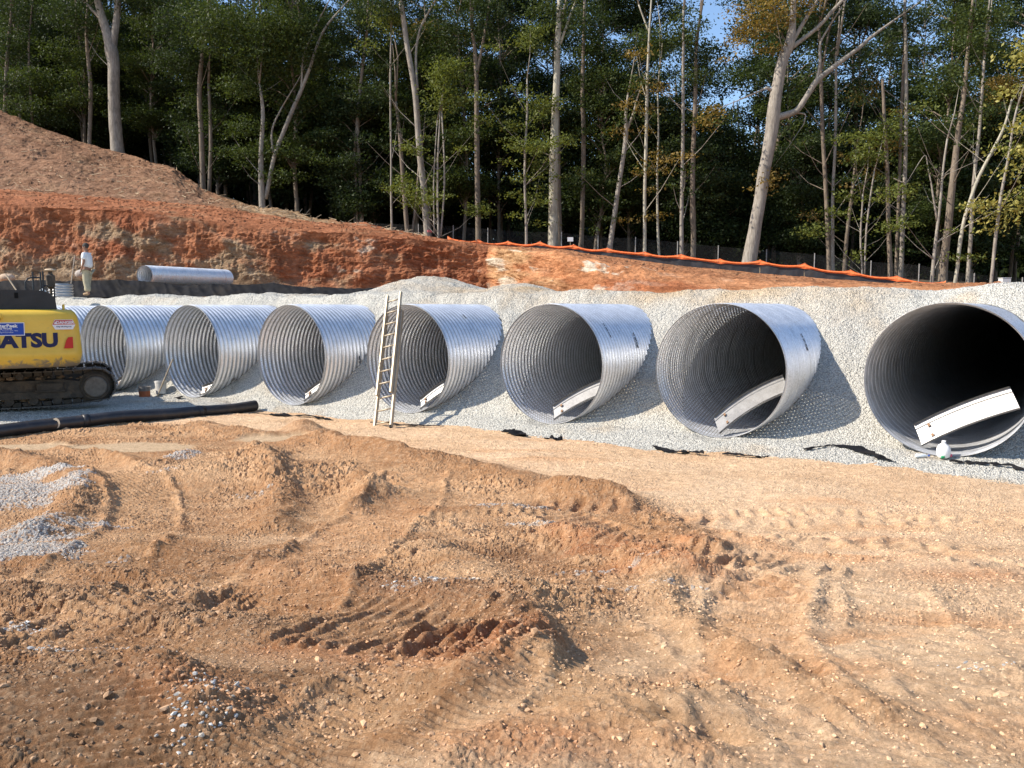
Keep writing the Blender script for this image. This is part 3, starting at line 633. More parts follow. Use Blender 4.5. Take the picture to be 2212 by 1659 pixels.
# ------------------------------------------------------------------ loose stones on the foreground clay
def ico():
    t = (1+5**.5)/2; v = np.array([(-1, t, 0), (1, t, 0), (-1, -t, 0), (1, -t, 0), (0, -1, t), (0, 1, t), (0, -1, -t), (0, 1, -t), (t, 0, -1), (t, 0, 1), (-t, 0, -1), (-t, 0, 1)])/(1+t*t)**.5
    f = np.array([(0, 11, 5), (0, 5, 1), (0, 1, 7), (0, 7, 10), (0, 10, 11), (1, 5, 9), (5, 11, 4), (11, 10, 2), (10, 7, 6), (7, 1, 8), (3, 9, 4), (3, 4, 2), (3, 2, 6), (3, 6, 8), (3, 8, 9), (4, 9, 5), (2, 4, 11), (6, 2, 10), (8, 6, 7), (9, 8, 1)])
    return v, f
def build_stones():
    X, Y, Z, gm, dens, big, GC = GDATA; iv, jf = ico(); ny, nx = X.shape
    def pick(n, y0, y1, w=None):
        j0, j1 = np.searchsorted(Y[:, 0], (y0, y1)); out = []
        jj = rng.integers(j0, j1, n*6); ii = rng.integers(60, nx-60, n*6)
        # even by area: accept by Y^2
        acc = rng.random(n*6) < (Y[jj, ii]/y1)**2
        if w is not None: acc &= rng.random(n*6) < w[jj, ii]
        return jj[acc][:n], ii[acc][:n]
    def make(name, jj, ii, size, cols, label, cat):
        n = len(jj); sz = size(n); V = iv[None]*(.55+.8*rng.random((n, 12, 1))); 
        sc = np.stack([.9+.7*rng.random(n), .7+.5*rng.random(n), .5+.5*rng.random(n)], -1); V = V*sc[:, None]*sz[:, None, None]
        a = rng.random(n)*2*pi; ca, sa = np.cos(a)[:, None], np.sin(a)[:, None]; x = V[..., 0]*ca-V[..., 1]*sa; y = V[..., 0]*sa+V[..., 1]*ca
        tl = (rng.random((n, 1))-.5)*1.2; z = V[..., 2]+x*tl*.4
        P = np.stack([x+(X[jj, ii]+(rng.random(n)-.5)*.02)[:, None], y+Y[jj, ii][:, None], z+(Z[jj, ii]-sz*.05)[:, None]], -1)
        Fc = (jf[None]+(np.arange(n)*12)[:, None, None]).reshape(-1, 3)
        m = mat(name+'_stone', .9, spec=.2); t = NT(m); c = t.attr(); t.col(t.mix(1., c, t.mix(t.rng(t.noise(60, 4, .7, t.pos()), .3, .7), (.7, .7, .7), (1.2, 1.2, 1.2)), 'MULTIPLY'))
        o = obj(name, P.reshape(-1, 3), Fc, m); k = rng.integers(0, len(cols) if cols else 1, n); base_c = np.array(cols)[k] if cols else GC[jj, ii]*.85+np.array((.64, .48, .33))*.15; C = np.repeat(base_c*(.8+.4*rng.random((n, 1))), 12, 0); setcol(o, np.clip(C, 0, 1)); tag(o, label, cat, kind='stuff')
    jj, ii = pick(115000, 1.9, 10.5, np.clip((.45+.55*big)*(.45+.55*dens), 0, 1))
    make('loose_stones', jj, ii, lambda n: .0032+.0085*rng.random(n)**3.4+.012*(rng.random(n) > .996), None, 'tan pebbles and small clods scattered over the churned clay', 'pebbles')
    jj, ii = pick(24000, 2.4, 12.5, np.clip(gm*1.2-.15, 0, 1)); 
    j2, i2 = pick(12000, 2.4, 5.6, np.clip(gm*1.6-.1, 0, 1)); jj = np.concatenate([jj, j2]); ii = np.concatenate([ii, i2])
    make('spilled_gravel', jj, ii, lambda n: .005+.007*rng.random(n)**1.7, [(.52, .50, .46), (.62, .60, .55), (.38, .36, .33), (.48, .42, .34)], 'pale crushed stone spilled in patches on the orange clay', 'gravel')
build_stones()

# ------------------------------------------------------------------ big corrugated pipes
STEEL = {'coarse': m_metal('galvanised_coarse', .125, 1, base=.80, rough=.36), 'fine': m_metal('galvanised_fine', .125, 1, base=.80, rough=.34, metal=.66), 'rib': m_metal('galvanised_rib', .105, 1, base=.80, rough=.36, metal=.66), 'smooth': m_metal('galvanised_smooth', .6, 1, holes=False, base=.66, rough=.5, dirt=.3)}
PLAIN = m_metal('sheet_steel', .3, 1, holes=False, base=.46, rough=.38, dirt=.35)
CHAN = m_metal('channel_steel', .3, 1, holes=False, base=.42, rough=.46, dirt=.15, metal=.55)
MARK = mat('black_stencil', .7, (.02, .022, .03))
BLUE = mat('blue_spray', .6, (.02, .08, .22))
def text_mesh(s, size, bold=0., align='CENTER'):
    c = bpy.data.curves.new('t', 'FONT'); c.body = s; c.size = size; c.align_x = align; c.align_y = 'CENTER'; c.offset = bold; c.resolution_u = 3
    o = bpy.data.objects.new('t', c); COL.objects.link(o); bpy.context.view_layer.update()
    me = bpy.data.meshes.new_from_object(o.evaluated_get(bpy.context.evaluated_depsgraph_get())); bpy.data.objects.remove(o)
    V = np.array([v.co[:] for v in me.vertices]).reshape(-1, 3); Fs = [tuple(p.vertices) for p in me.polygons]; return V, Fs
PLAB = {0: 'corrugated steel pipe partly hidden behind the yellow excavator', 1: 'corrugated steel pipe whose mouth shows right beside the yellow excavator, blue spray paint inside', 2: 'corrugated steel pipe with two buckets standing left of its mouth',
        3: 'corrugated steel pipe whose mouth is left of the one with the ladder', 4: 'corrugated steel pipe with an aluminium ladder leaning on its rim', 5: 'corrugated steel pipe whose mouth is just right of the one with the ladder',
        6: 'finely ribbed perforated steel pipe, second mouth from the right', 7: 'darkest and largest looking steel pipe, nearest the camera at the right edge'}
def build_pipe(k):
    cx, cy = PIPES[k]; L = PLEN[k]
    kind = 'coarse' if k <= 4 else ('fine' if k == 5 else ('rib' if k == 6 else 'smooth'))
    p, amp, per = {'coarse': (.125, .0125, 9), 'fine': (.125, .0150, 9), 'rib': (.105, .0125, 9), 'smooth': (.30, .009, 14)}[kind]
    t = thing('corrugated_pipe', PLAB[k], 'pipe', (cx, cy, 0), -PHI, 'large corrugated steel pipes in the gravel')
    nth = 160; ax = np.arange(0, L, p/per); th = np.arange(nth)*2*pi/nth-pi/2
    TH, V = np.meshgrid(th, ax); ph = 2*pi*(V/p)+(TH+pi/2)
    if kind == 'smooth': r = RP-.02+.028*np.exp(-((((V/p+(TH+pi/2)/(2*pi)) % 1)-.5)/.055)**2)+.002*np.sin(2*pi*V/.06)
    elif kind == 'rib': r = RP+amp*np.sin(ph)+.008*np.exp(-((((V/.36+(TH+pi/2)/(2*pi)) % 1)-.5)/.07)**2)
    else: r = RP+amp*np.sin(ph)
    r = np.where(V < .05, RP, r)*(1+.004*np.cos(2*TH+k)); 
    P = np.stack([r*np.cos(TH), V, RP+r*np.sin(TH)], -1)
    # uv with duplicate seam column
    P = np.concatenate([P, P[:, :1]], 1); U = np.concatenate([(TH+pi/2)*RP, np.full((len(ax), 1), 2*pi*RP)], 1); VV = np.concatenate([V, V[:, :1]], 1)
    # helical perforation rows follow the corrugation
    hv = VV+p*U/(2*pi*RP)
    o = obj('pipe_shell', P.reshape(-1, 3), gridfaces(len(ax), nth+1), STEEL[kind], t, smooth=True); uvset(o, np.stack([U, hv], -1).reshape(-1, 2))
    # rolled rim
    mb = MB(); n = 96; ring = [(RP+.004*cos(a), .003+.006*sin(a)) for a in np.arange(6)*pi/3]
    Vv = [(q[0]*cos(2*pi*i/n), q[1]-.004, RP+q[0]*sin(2*pi*i/n)) for i in range(n) for q in ring]; mb.add(Vv, [(i*6+j, i*6+(j+1) % 6, ((i+1) % n)*6+(j+1) % 6, ((i+1) % n)*6+j) for i in range(n) for j in range(6)])
    mb.build('rim', PLAIN, t, smooth=True)
    # added near-black disc at the far end stands in for unlit depth
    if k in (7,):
        mb = MB(); mb.add([(RP*cos(2*pi*i/48), L-.02, RP+RP*sin(2*pi*i/48)) for i in range(48)], [tuple(range(48))]); mb.build('dark_end_disc', mat('unlit_depth_black', .95, (.02, .018, .015)), t)
    # stencilled marks on the outside
    def onpipe(name, s, size, ang, v, mt, out=.024, bold=.004):
        TV, TF = text_mesh(s, size, bold); q = ang-TV[:, 0]/RP; rr = RP+out
        # reads around the pipe
        obj(name, np.stack([rr*np.cos(q), v-TV[:, 1], RP+rr*np.sin(q)], -1), TF, mt, t)
    if k == 6: onpipe('stencil', 'A.S. ALL STEEL', .055, radians(24), 1.45, MARK)
    if k == 5: onpipe('stencil', 'A.S. A063 STEEL', .05, radians(34), .55, MARK); onpipe('stencil', 'A.S. A063 STEEL', .05, radians(22), 1.6, MARK)
    if k == 4: onpipe('stencil', 'A063', .06, radians(50), 1.1, MARK); onpipe('stencil', 'A063 14', .055, radians(42), 2.4, MARK)
    if k == 3: onpipe('stencil', 'A063 14', .05, radians(-5), 1.1, MARK)
    if k == 7: onpipe('stencil', 'A.S. ALL', .07, radians(48), .55, MARK)
    return t
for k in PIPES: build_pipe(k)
# curved flanged channel pieces lying inside the mouths
def build_channel(k, c0, z0, c1, z1, v0, v1, wd, bow, lab):
    cx, cy = PIPES[k]
    def L2W(c, v, z): return np.array((cx+EX[0]*c+AX[0]*v, cy+EX[1]*c+AX[1]*v, z))
    n = 22; A = np.array((c0, v0, z0)); B = np.array((c1, v1, z1)); d = B-A; d /= np.linalg.norm(d)
    nrm = np.array((-d[2], .0, d[0])); nrm = nrm*.86+np.array((0, .5, 0)); nrm /= np.linalg.norm(nrm)   # across the strip, leaning back
    out = np.cross(d, nrm); out /= np.linalg.norm(out)
    if out[1] > 0: out = -out                                  # towards the mouth
    prof = [(0, .055), (0, 0), (.07, -.0), (.085, -.016), (wd-.085, -.016), (wd-.07, 0), (wd, 0), (wd, .055)]
    V = []; m = len(prof); th = .005
    for i in range(n+1):
        t = i/n; b = bow*4*t*(1-t); c = A*(1-t)+B*t-nrm*b
        for side in (0, th):
            for u, h in prof: V.append(L2W(*(c+nrm*u+out*(h-side))))
    Fs = []; w = 2*m
    for i in range(n):
        for j in range(m-1):
            a = i*w+j; Fs.append((a, a+1, a+w+1, a+w)); a += m; Fs.append((a+1, a, a+w, a+w+1))
        for j in (0, m-1): Fs.append((i*w+j, i*w+m+j, (i+1)*w+m+j, (i+1)*w+j))
    for i in (0, n):
        for j in range(m-1): a = i*w+j; Fs.append((a, a+1, a+m+1, a+m))
    base = L2W(*A); t = thing('coupling_channel', lab, 'steel channel', base, 0, 'flanged steel channels lying inside the pipe mouths')
    obj('channel', V, Fs, CHAN, t, off=base)
    LUG = m_rough('rusty_bolt', (.28, .16, .09), .8)   # latch plates near the lower end
    q = A*(.86)+B*.14-nrm*(bow*4*.14*.86)
    for u in (.09, wd-.12):
        mb = MB()
        P = [L2W(*(q+d*a+nrm*(u+b)+out*h)) for a in (-.02, .02) for b in (-.02, .03) for h in (.0, .02)]; mb.add(P, [(0, 1, 3, 2), (4, 6, 7, 5), (0, 4, 5, 1), (2, 3, 7, 6), (0, 2, 6, 4), (1, 5, 7, 3)]); mb.build('bolt_lug', LUG, t, off=base)
build_channel(7, -.33, .10, 1.0, .80, .22, .30, .40, -.05, 'long bright flanged steel channel lying in the mouth of the rightmost pipe')
build_channel(6, .02, .05, 1.02, .82, .10, .95, .40, -.10, 'very bright flanged steel channel in the pipe mouth second from the right')
build_channel(5, .05, .06, 1.03, .66, .12, .8, .36, -.08, 'open flanged steel channel in the pipe mouth just right of the ladder pipe')
build_channel(4, .28, .08, 1.05, .64, .15, .55, .30, -.07, 'white flanged steel channel at the bottom of the pipe mouth behind the ladder')
build_channel(3, .30, .09, 1.06, .62, .15, .60, .28, -.07, 'flanged steel channel in the pipe mouth left of the ladder')
build_channel(2, .15, .06, 1.05, .50, .15, .60, .28, .05, 'flanged steel channel in the pipe mouth above the two buckets')
build_channel(1, .45, .12, 1.05, .60, .10, .30, .28, .05, 'flanged steel channel at the pipe mouth next to the excavator track')
# blue spray scribble inside pipe 1
def scribble():
    cx, cy = PIPES[1]; par = [o for o in bpy.data.objects if o.get('label') == PLAB[1]][0]; mb = MB()
    for pts in ([(-.1, 1.3, .62), (.05, 1.25, .56), (.1, 1.3, .62), (.25, 1.2, .54), (.35, 1.3, .6)], [(.0, 1.35, .5), (.12, 1.3, .2), (.28, 1.2, .1)]):
        q = []
        for a, v, z in pts:
            c = -math.sqrt(max(0, (RP-.03)**2-(z-RP)**2)); q.append((c+.0, v+a, z))
        mb.tube(q, .018, 6)
    mb.build('paint_mark', BLUE, par)
scribble()

# ------------------------------------------------------------------ ladder
def build_ladder():
    M = m_rough('aluminium', (.48, .40, .29), .5, .35, .15, 8, dirt=(.35, .27, .18)); M2 = m_rough('weathered_aluminium', (.46, .38, .28), .55, .3, .15, 8, dirt=(.3, .22, .15))
    f1 = gp(810, 925); f2 = gp(839, 927); yb = (f1[1]+f2[1])/2
    fb = np.array(((f1[0]+f2[0])/2, yb, GZ((f1[0]+f2[0])/2, yb)-.02))
    # lean on the rim of pipe 4: find the point of the mouth rim under the ladder's picture line
    cx, cy = PIPES[4]; c = -.34; top = np.array((cx+EX[0]*c, cy+EX[1]*c-.03, RP+math.sqrt(RP**2-c*c)))
    ax = Vector(top-fb).normalized(); e = at(868, 633, 17.9); Lt = (Vector(top-fb)).length+.33
    side = Vector((.86, -.51, 0)); side = (side-ax*side.dot(ax)).normalized(); nrm = side.cross(ax).normalized()
    if nrm.y > 0: nrm = -nrm
    t = thing('extension_ladder', 'aluminium extension ladder leaning on the rim of the middle pipe', 'ladder', fb); B = Vector(fb)
    hw = .205
    R = Matrix((side, nrm, ax)).transposed()
    for s in (-1, 1):
        mb = MB(); l0, l1 = 0., Lt*.86; mb.box(B+ax*(l0+l1)/2+side*s*hw-nrm*.035, (.045, .08, l1-l0), R, .004); mb.build('base_rail', M2, t, off=fb)
        mb = MB(); l0, l1 = Lt*.235, Lt; mb.box(B+ax*(l0+l1)/2+side*s*(hw-.03)+nrm*.045, (.042, .08, l1-l0), R, .004); mb.build('fly_rail', M, t, off=fb)
        mb = MB(); mb.box(B+side*s*hw-nrm*.03+ax*.02, (.045, .10, .07), R, .01); mb.build('foot', mat('rubber%d' % s, .9, (.05, .045, .04)), t, off=fb)
    n = int(Lt/.305); 
    for i in range(n):
        l = .16+i*.305
        if l > Lt-.03: break
        nn = nrm*(.045 if l > Lt*.235 else -.035); w_ = hw-.03 if l > Lt*.235 else hw
        mb = MB(); mb.tube([B+ax*l+nn-side*w_, B+ax*l+nn+side*w_], .018, 8); mb.build('rung', M, t, off=fb, smooth=True)
    mb = MB(); l = Lt*.47; mb.tube([B+ax*l+nrm*.1-side*(hw-.03), B+ax*(l-.1)+nrm*.12-side*(hw-.05), B+ax*(l-.2)+nrm*.1-side*(hw-.07), B+ax*(l-.14)+nrm*.09-side*(hw-.02)], .008, 6); mb.build('rope', m_rough('rope', (.45, .38, .26)), t, off=fb)
build_ladder()

# ------------------------------------------------------------------ excavator
def build_excavator():
    YEL = mat('yellow_paint', .42, (.80, .50, .055), 0, .5); t_ = NT(YEL); P = t_.pos(); n = t_.noise(2.2, 7, .7, P, .6)
    sp = t_.nd('ShaderNodeSeparateXYZ'); t_.l.new(P, sp.inputs[0])
    low = t_.math('ADD', t_.rng(sp.outputs[2], 1.05, 1.5, 1, 0), t_.rng(n, .3, .7, -.55, .3))
    cc = t_.mix(t_.rng(n, .3, .7), (.74, .45, .045), (.84, .54, .07))
    cc = t_.mix(t_.rng(low, .55, .75, 0, .9), cc, (.20, .17, .13)); cc = t_.mix(t_.rng(t_.noise(9, 6, .7, P), .6, .75, 0, .35), cc, (.32, .24, .14)); t_.col(cc)
    BLK = m_rough('black_hood', (.020, .021, .024), .45, 0, .3, 5, dirt=(.06, .05, .04), dirtamt=.25)
    MUDDY = m_rough('muddy_steel', (.085, .068, .052), .85, .1, .4, 6, bump=.02, dirt=(.20, .135, .08), dirtamt=.7)
    SHOE = m_rough('track_steel', (.13, .115, .10), .6, .5, .3, 8, bump=.01, dirt=(.2, .14, .09)); NAVY = mat('navy_lettering', .5, (.012, .016, .07)); WH = mat('white_print', .6, (.8, .8, .8)); RD = mat('red_print', .5, (.55, .03, .02)); BL = mat('blue_sign_face', .5, (.02, .07, .38))
    # ---- upper structure: x right, y forward, origin at the swing centre
    ang = radians(31.5); ctr = np.array((-12.22, 19.62, .03))
    t = thing('excavator', 'muddy yellow tracked excavator seen from behind at the left edge', 'excavator', ctr, 0)
    q, s_ = cos(ang), sin(ang)
    def W(o):                                     # turn upper-structure meshes to the slewed heading
        for v in o.data.vertices:
            x, y = v.co.x, v.co.y; v.co.x = x*q-y*s_; v.co.y = x*s_+y*q
        return o
    Z0 = 1.07
    # counterweight: rounded plan outline, bulging vertical profile
    n = 48; plan = []
    hw, yr, yf, r = 1.50, -3.02, -2.15, .45
    def plan_pts(inset, back):
        w_ = hw-inset; y0 = yr+back; pts = []
        for i in range(9): a = pi/2*i/8; pts.append((w_-r*.55+r*.55*sin(a), y0+.10+.3*(1-cos(a))))
        Rr = [(w_, yf)]; L = []
        right = [(-w_+0.0, yf)]
        back_line = [(x, y0+.10*abs(x/w_)**2.5) for x in np.linspace(-(w_-r*.55), w_-r*.55, 16)]
        left_c = [(-(w_-r*.55+r*.55*sin(a)), y0+.10+.3*(1-cos(a))) for a in np.linspace(pi/2, 0, 9)]
        right_c = [(w_-r*.55+r*.55*sin(a), y0+.10+.3*(1-cos(a))) for a in np.linspace(0, pi/2, 9)]
        return [(-w_, yf)]+left_c+back_line[1:-1]+right_c+[(w_, yf)]
    prof = [(Z0-.02, .10, .16), (Z0+.02, .06, .09), (Z0+.20, .01, .02), (Z0+.30, .0, .0), (Z0+.32, .0, .014), (Z0+.95, .04, .03), (Z0+1.08, .07, .05), (Z0+1.17, .11, .10), (Z0+1.22, .17, .2), (Z0+1.23, .26, .34)]
    V = []; 
    for z, ins, bk in prof: V += [(x, y, z) for x, y in plan_pts(ins, bk)]
    m = len(plan_pts(0, 0)); Fs = [(i*m+j, i*m+j+1, (i+1)*m+j+1, (i+1)*m+j) for i in range(len(prof)-1) for j in range(m-1)]+[tuple(range(m))[::-1], tuple((len(prof)-1)*m+j for j in range(m))]+[(i*m+m-1, i*m, (i+1)*m, (i+1)*m+m-1) for i in range(len(prof)-1)]
    cw = W(obj('counterweight', V, Fs, YEL, t, smooth=True))
    def yback(x, z): return yr+.10*abs(x/hw)**2.5+np.interp(z, [p[0] for p in prof], [p[2] for p in prof])-.006
    def decal(name, mt, TV, TF, x0, z0, off=.0):
        Vv = [(x0+a, float(yback(x0+a, z0+b))-off, z0+b) for a, b, _ in TV]; return W(obj(name, Vv, TF, mt, cw))
    TV, TF = text_mesh('KOMATSU', .56, .030); wdt = TV[:, 0].max()-TV[:, 0].min(); TV[:, 0] *= 2.02/wdt; TV[:, 1] *= .32/(TV[:, 1].max()-TV[:, 1].min())
    cx0 = 1.50-.48-1.01; decal('lettering', NAVY, TV, TF, cx0, Z0+.56)
    decal('lettering', NAVY, [(-.06, -.05, 0), (.06, -.05, 0), (.06, .05, 0), (-.06, .05, 0)], [(0, 1, 2, 3)], cx0+.27, Z0+.74, .002)
    R4 = [(0, 1, 2, 3)]
    def rect(w_, h_, seg=6): 
        xs = np.linspace(-w_/2, w_/2, seg+1); V_ = [(x, z, 0) for z in (-h_/2, h_/2) for x in xs]; return V_, [(i, i+1, seg+2+i, seg+1+i) for i in range(seg)]
    bs = decal('company_sign', BL, *rect(.80, .245), .0, Z0+.82, .008)
    decal('sign_border', WH, *rect(.83, .275), .0, Z0+.82, .005)
    for s2, sz, dz, bo in (('LesterPeek', .10, .065, .003), ('Site Works', .055, .01, .0015), ('Demo - Grading - Demolition - Sewer - Water', .025, -.035, 0), ('Building and Site Utilities', .03, -.07, 0)):
        TV, TF = text_mesh(s2, sz, bo); decal('sign_text', WH, TV, TF, .06, Z0+.82+dz, .012)
    c8 = [(.055*cos(a), .055*sin(a), 0) for a in np.arange(16)*pi/8]; decal('sign_text', mat('orange_disc', .5, (.7, .25, .05)), c8, [tuple(range(16))], -.32, Z0+.85, .012)
    hexa = lambda w_, a_, b_: ([(-w_/2, a_, 0), (w_/2, a_, 0), (w_/2-.0, b_, 0), (-w_/2+.0, b_, 0)], R4)
    decal('warning_label', WH, [(-.22, 0, 0), (-.17, -.10, 0), (.17, -.10, 0), (.22, 0, 0), (.17, .11, 0), (-.17, .11, 0)], [(0, 1, 2, 3, 4, 5)], 1.15, Z0+.90, .004)
    decal('warning_label', RD, [(-.215, .005, 0), (.215, .005, 0), (.165, .10, 0), (-.165, .10, 0)], R4, 1.15, Z0+.90, .007)
    TV, TF = text_mesh('DANGER', .085, .003); decal('warning_label', WH, TV, TF, 1.175, Z0+.945, .01); TV, TF = text_mesh('Keep off swing area', .036, .001); decal('warning_label', NAVY, TV, TF, 1.15, Z0+.86, .01)
    decal('warning_label', WH, [(-.03, -.025, 0), (.03, -.025, 0), (0, .03, 0)], [(0, 1, 2)], .99, Z0+.945, .01)
    decal('reflector', RD, [(-.11, -.13, 0), (.07, -.13, 0), (.07, .12, 0), (-.02, .11, 0), (-.06, .04, 0)], [(0, 1, 2, 3, 4)], 1.24, Z0+.52, .004)
    mb = MB(); mb.box((-.09, yr+.06, Z0+1.08), (.26, .16, .15), None, .05); mb.build('lifting_boss', YEL, t).name = 'lifting_boss'; W(bpy.data.objects['lifting_boss'])
    mb = MB(); mb.prism([(-.09, Z0+1.015), (.09, Z0+1.015), (.07, Z0+1.06), (-.07, Z0+1.06)], -.063+yr, -.062+yr-.003); 
    W(MB().box((-.09, yr-.022, Z0+1.03), (.16, .01, .05)).build('boss_recess', mat('dark_recess', .9, (.03, .03, .03)), t))
    for x_ in (.43, 1.18): W(MB().box((x_, -2.5, Z0+1.28), (.05, .10, .13), None, .015).build('lifting_lug', YEL, t))
    # engine hood, side doors, deck
    hd = MB(); hp = [(-1.30, Z0+1.18), (1.0, Z0+1.18), (1.05, Z0+1.24), (1.03, Z0+1.42), (.96, Z0+1.56), (.80, Z0+1.64), (-1.15, Z0+1.66), (-1.28, Z0+1.60)]
    hd.prism(hp, -2.62, -1.35, 'y'); hood = W(hd.build('engine_hood', BLK, t))
    VB = mat('vent_black', .9, (.004, .004, .004))
    for ix, x0_ in enumerate((-.75, -.50, -.17, .5)):
        pass
    for x0_ in (-.62, -.42): 
        for z_ in (1.57, 1.49): W(MB().box((x0_+.35, -2.622, Z0+z_), (.14, .012, .04)).build('vent_opening', VB, hood))
    W(MB().box((.30, -2.622, Z0+1.53), (.07, .012, .12)).build('vent_opening', VB, hood))
    W(MB().box((-.3, -2.60, Z0+1.33), (1.6, .05, .012)).build('hood_seam', BLK, hood))
    W(MB().box((0, -1.1, Z0+.05), (2.9, 2.1, .22), None, .03).build('deck', BLK, t))
    W(MB().box((1.05, -1.2, Z0+.62), (.78, 1.8, .95), None, .06).build('side_compartment', YEL, t)); W(MB().box((-1.05, -1.25, Z0+.62), (.78, 1.7, .95), None, .06).build('side_compartment', YEL, t))
    W(MB().box((1.0, .45, Z0+.40), (.85, 1.4, .62), None, .06).build('fuel_tank', YEL, t))
    # cab (left front) and boom
    cab = W(MB().prism([(-.3, Z0), (1.35, Z0), (1.40, Z0+.9), (1.05, Z0+1.85), (-.3, Z0+1.85)], -1.45, -.50, 'x').build('cab', BLK, t))
    W(MB().prism([(-.15, Z0+.95), (1.25, Z0+.95), (.98, Z0+1.72), (-.15, Z0+1.72)], -1.46, -1.452, 'x').build('window', mat('cab_glass', .08, (.03, .04, .045), 0, .6), cab))
    W(MB().prism([(.3, Z0+.3), (1.0, Z0+.2), (3.4, Z0+1.35), (5.6, Z0+.9), (5.6, Z0+.6), (3.5, Z0+.95), (1.5, Z0+.1), (.3, Z0-.05)], -.25, .25, 'x').build('boom', YEL, t))
    W(MB().prism([(5.2, Z0+1.1), (5.75, Z0+1.0), (5.3, .6), (5.0, .6)], -.18, .18, 'x').build('stick', YEL, t)); W(MB().prism([(5.0, .75), (5.3, .75), (5.75, .2), (5.2, .05), (4.6, .1)], -.5, .5, 'x').build('bucket', MUDDY, t))
    # grab rail and air pre-cleaner seen above the hood
    rail = MB(); z1 = Z0+1.60; x1 = .68
    rail.tube([(x1-.18, -1.5, z1-.3), (x1-.18, -1.5, z1+.25), (x1-.13, -1.5, z1+.33), (x1-.05, -1.5, z1+.35), (x1+.12, -1.5, z1+.35)], .018, 8); rail.tube([(x1-.03, -1.5, z1-.3), (x1-.03, -1.5, z1+.48), (x1+.12, -1.5, z1+.48), (x1+.12, -1.5, z1-.3)], .018, 8)
    rail.tube([(x1+.17, -1.5, z1-.3), (x1+.17, -1.5, z1+.5)], .02, 8); rail.tube([(x1+.12, -1.5, z1-.3), (x1+.12, -1.5, z1+.10), (x1+.17, -1.5, z1+.17), (x1+.38, -1.5, z1+.17), (x1+.38, -1.5, z1-.3)], .018, 8); W(rail.build('grab_rail', BLK, t))
    pc = MB(); pc.lathe([(.03, z1-.3), (.03, z1+.1), (.09, z1+.15), (.10, z1+.40), (.05, z1+.44), (.04, z1+.50)], 14, (x1+.32, -1.45, 0)); W(pc.build('exhaust_stack', MUDDY, t))
    pc = MB(); pc.lathe([(.0, z1+.50), (.10, z1+.50), (.125, z1+.525), (.09, z1+.555), (0, z1+.565)], 18, (x1+.32, -1.45, 0)); W(pc.build('rain_cap', m_rough('tan_cap', (.50, .38, .25), .8), t))
    # ---- undercarriage along world x
    W0 = ctr
    UCR = radians(27); before = set(t.children)
    for side, yc in ((0, -1.2), (1, 1.2)):
        y0 = -.30+yc; Ht = .93; x1, x0 = 2.35, -2.5
        par = t
        # shoe loop
        pth = []; rr = .40; xr = x1-rr; xl = x0+rr
        pth += [(xl+(xr-xl)*i/18, Ht-.02-.05*sin(pi*i/18)+.0) for i in range(19)]
        pth += [(xr+rr*sin(a), Ht-rr-.02+rr*cos(a)) for a in np.linspace(.25, pi*.80, 9)]
        pth += [(xr-.05-(xr-xl)*i/18, .06+.09*math.exp(-i/2.)) for i in range(0, 19)]
        pth += [(xl-rr*sin(a), .06+rr-rr*cos(a)) for a in np.linspace(.25, pi*.9, 8)]
        P_ = [Vector((a, 0, b)) for a, b in pth]; P_.append(P_[0]); Ls = [0]
        for a, b in zip(P_[:-1], P_[1:]): Ls.append(Ls[-1]+(b-a).length)
        tot = Ls[-1]; ns = 52; mb = MB(); lk = MB()
        for i in range(ns):
            l = tot*i/ns; j = max(k_ for k_ in range(len(Ls)) if Ls[k_] <= l+1e-9); j = min(j, len(P_)-2); f_ = (l-Ls[j])/max(1e-6, Ls[j+1]-Ls[j]); p = P_[j].lerp(P_[j+1], f_)
            a_ = (P_[j+1]-P_[j]).normalized(); nn = Vector((-a_.z, 0, a_.x)) ; R = Matrix((a_, Vector((0, 1, 0)), nn)).transposed()
            mb.box(Vector((p.x, y0+.30, p.z)), (tot/ns*.93, .62, .028), R); mb.box(Vector((p.x, y0+.30, p.z))+nn*.025-a_*.04, (.02, .62, .04), R)
            lk.box(Vector((p.x, y0+.30, p.z))-nn*.06, (tot/ns*.8, .24, .09), R)
        mb.build('track_shoes', SHOE, t); lk.build('track_chain', MUDDY, t)
        fr = MB(); fr.prism([(x0+.5, .30), (xr-.25, .24), (xr-.12, .34), (xr-.20, .60), (xr-.75, .68), (x0+.7, .62)], y0+.10, y0+.50, 'y'); fr.box((x0+2.3, y0+.07, .33), (3.2, .04, .16)); fr.build('track_frame', MUDDY, t)
        idl = MB(); idl.lathe([(.0, y0+.02), (.12, y0+.02), (.14, y0+.05), (.30, y0+.05), (.33, y0+.09), (.37, y0+.13), (.37, y0+.47), (.0, y0+.50)], 32, (xr-.02, 0, Ht-rr-.05), 'y'); idl.build('idler_wheel', MUDDY, t)
        hub = MB(); hub.lathe([(0, y0-.03), (.22, y0-.03), (.245, y0-.0), (.25, y0+.06)], 28, (xr-.02, 0, Ht-rr-.05), 'y'); hub.build('wheel_hub', m_rough('dusty_hub', (.20, .165, .13), .8, .2, .25, 12), t)
        for i in range(7):
            ro = MB(); ro.lathe([(0, y0+.08), (.09, y0+.08), (.10, y0+.12), (.10, y0+.46), (0, y0+.50)], 18, (x0+.75+i*.48, 0, .20), 'y'); ro.build('roller', MUDDY, t)
        for xx in (x0+1.4, x0+2.9):
            ro = MB(); ro.lathe([(0, y0+.06), (.075, y0+.06), (.085, y0+.1), (.085, y0+.45), (0, y0+.5)], 18, (xx, 0, .77), 'y'); ro.build('carrier_roller', MUDDY, t)
        gd = MB(); gd.box((xr-.95, y0+.04, .52), (.55, .10, .20), None, .03); gd.box((xr-.95, y0+.03, .42), (.62, .08, .05), None, .01); gd.build('guide_block', MUDDY, t)
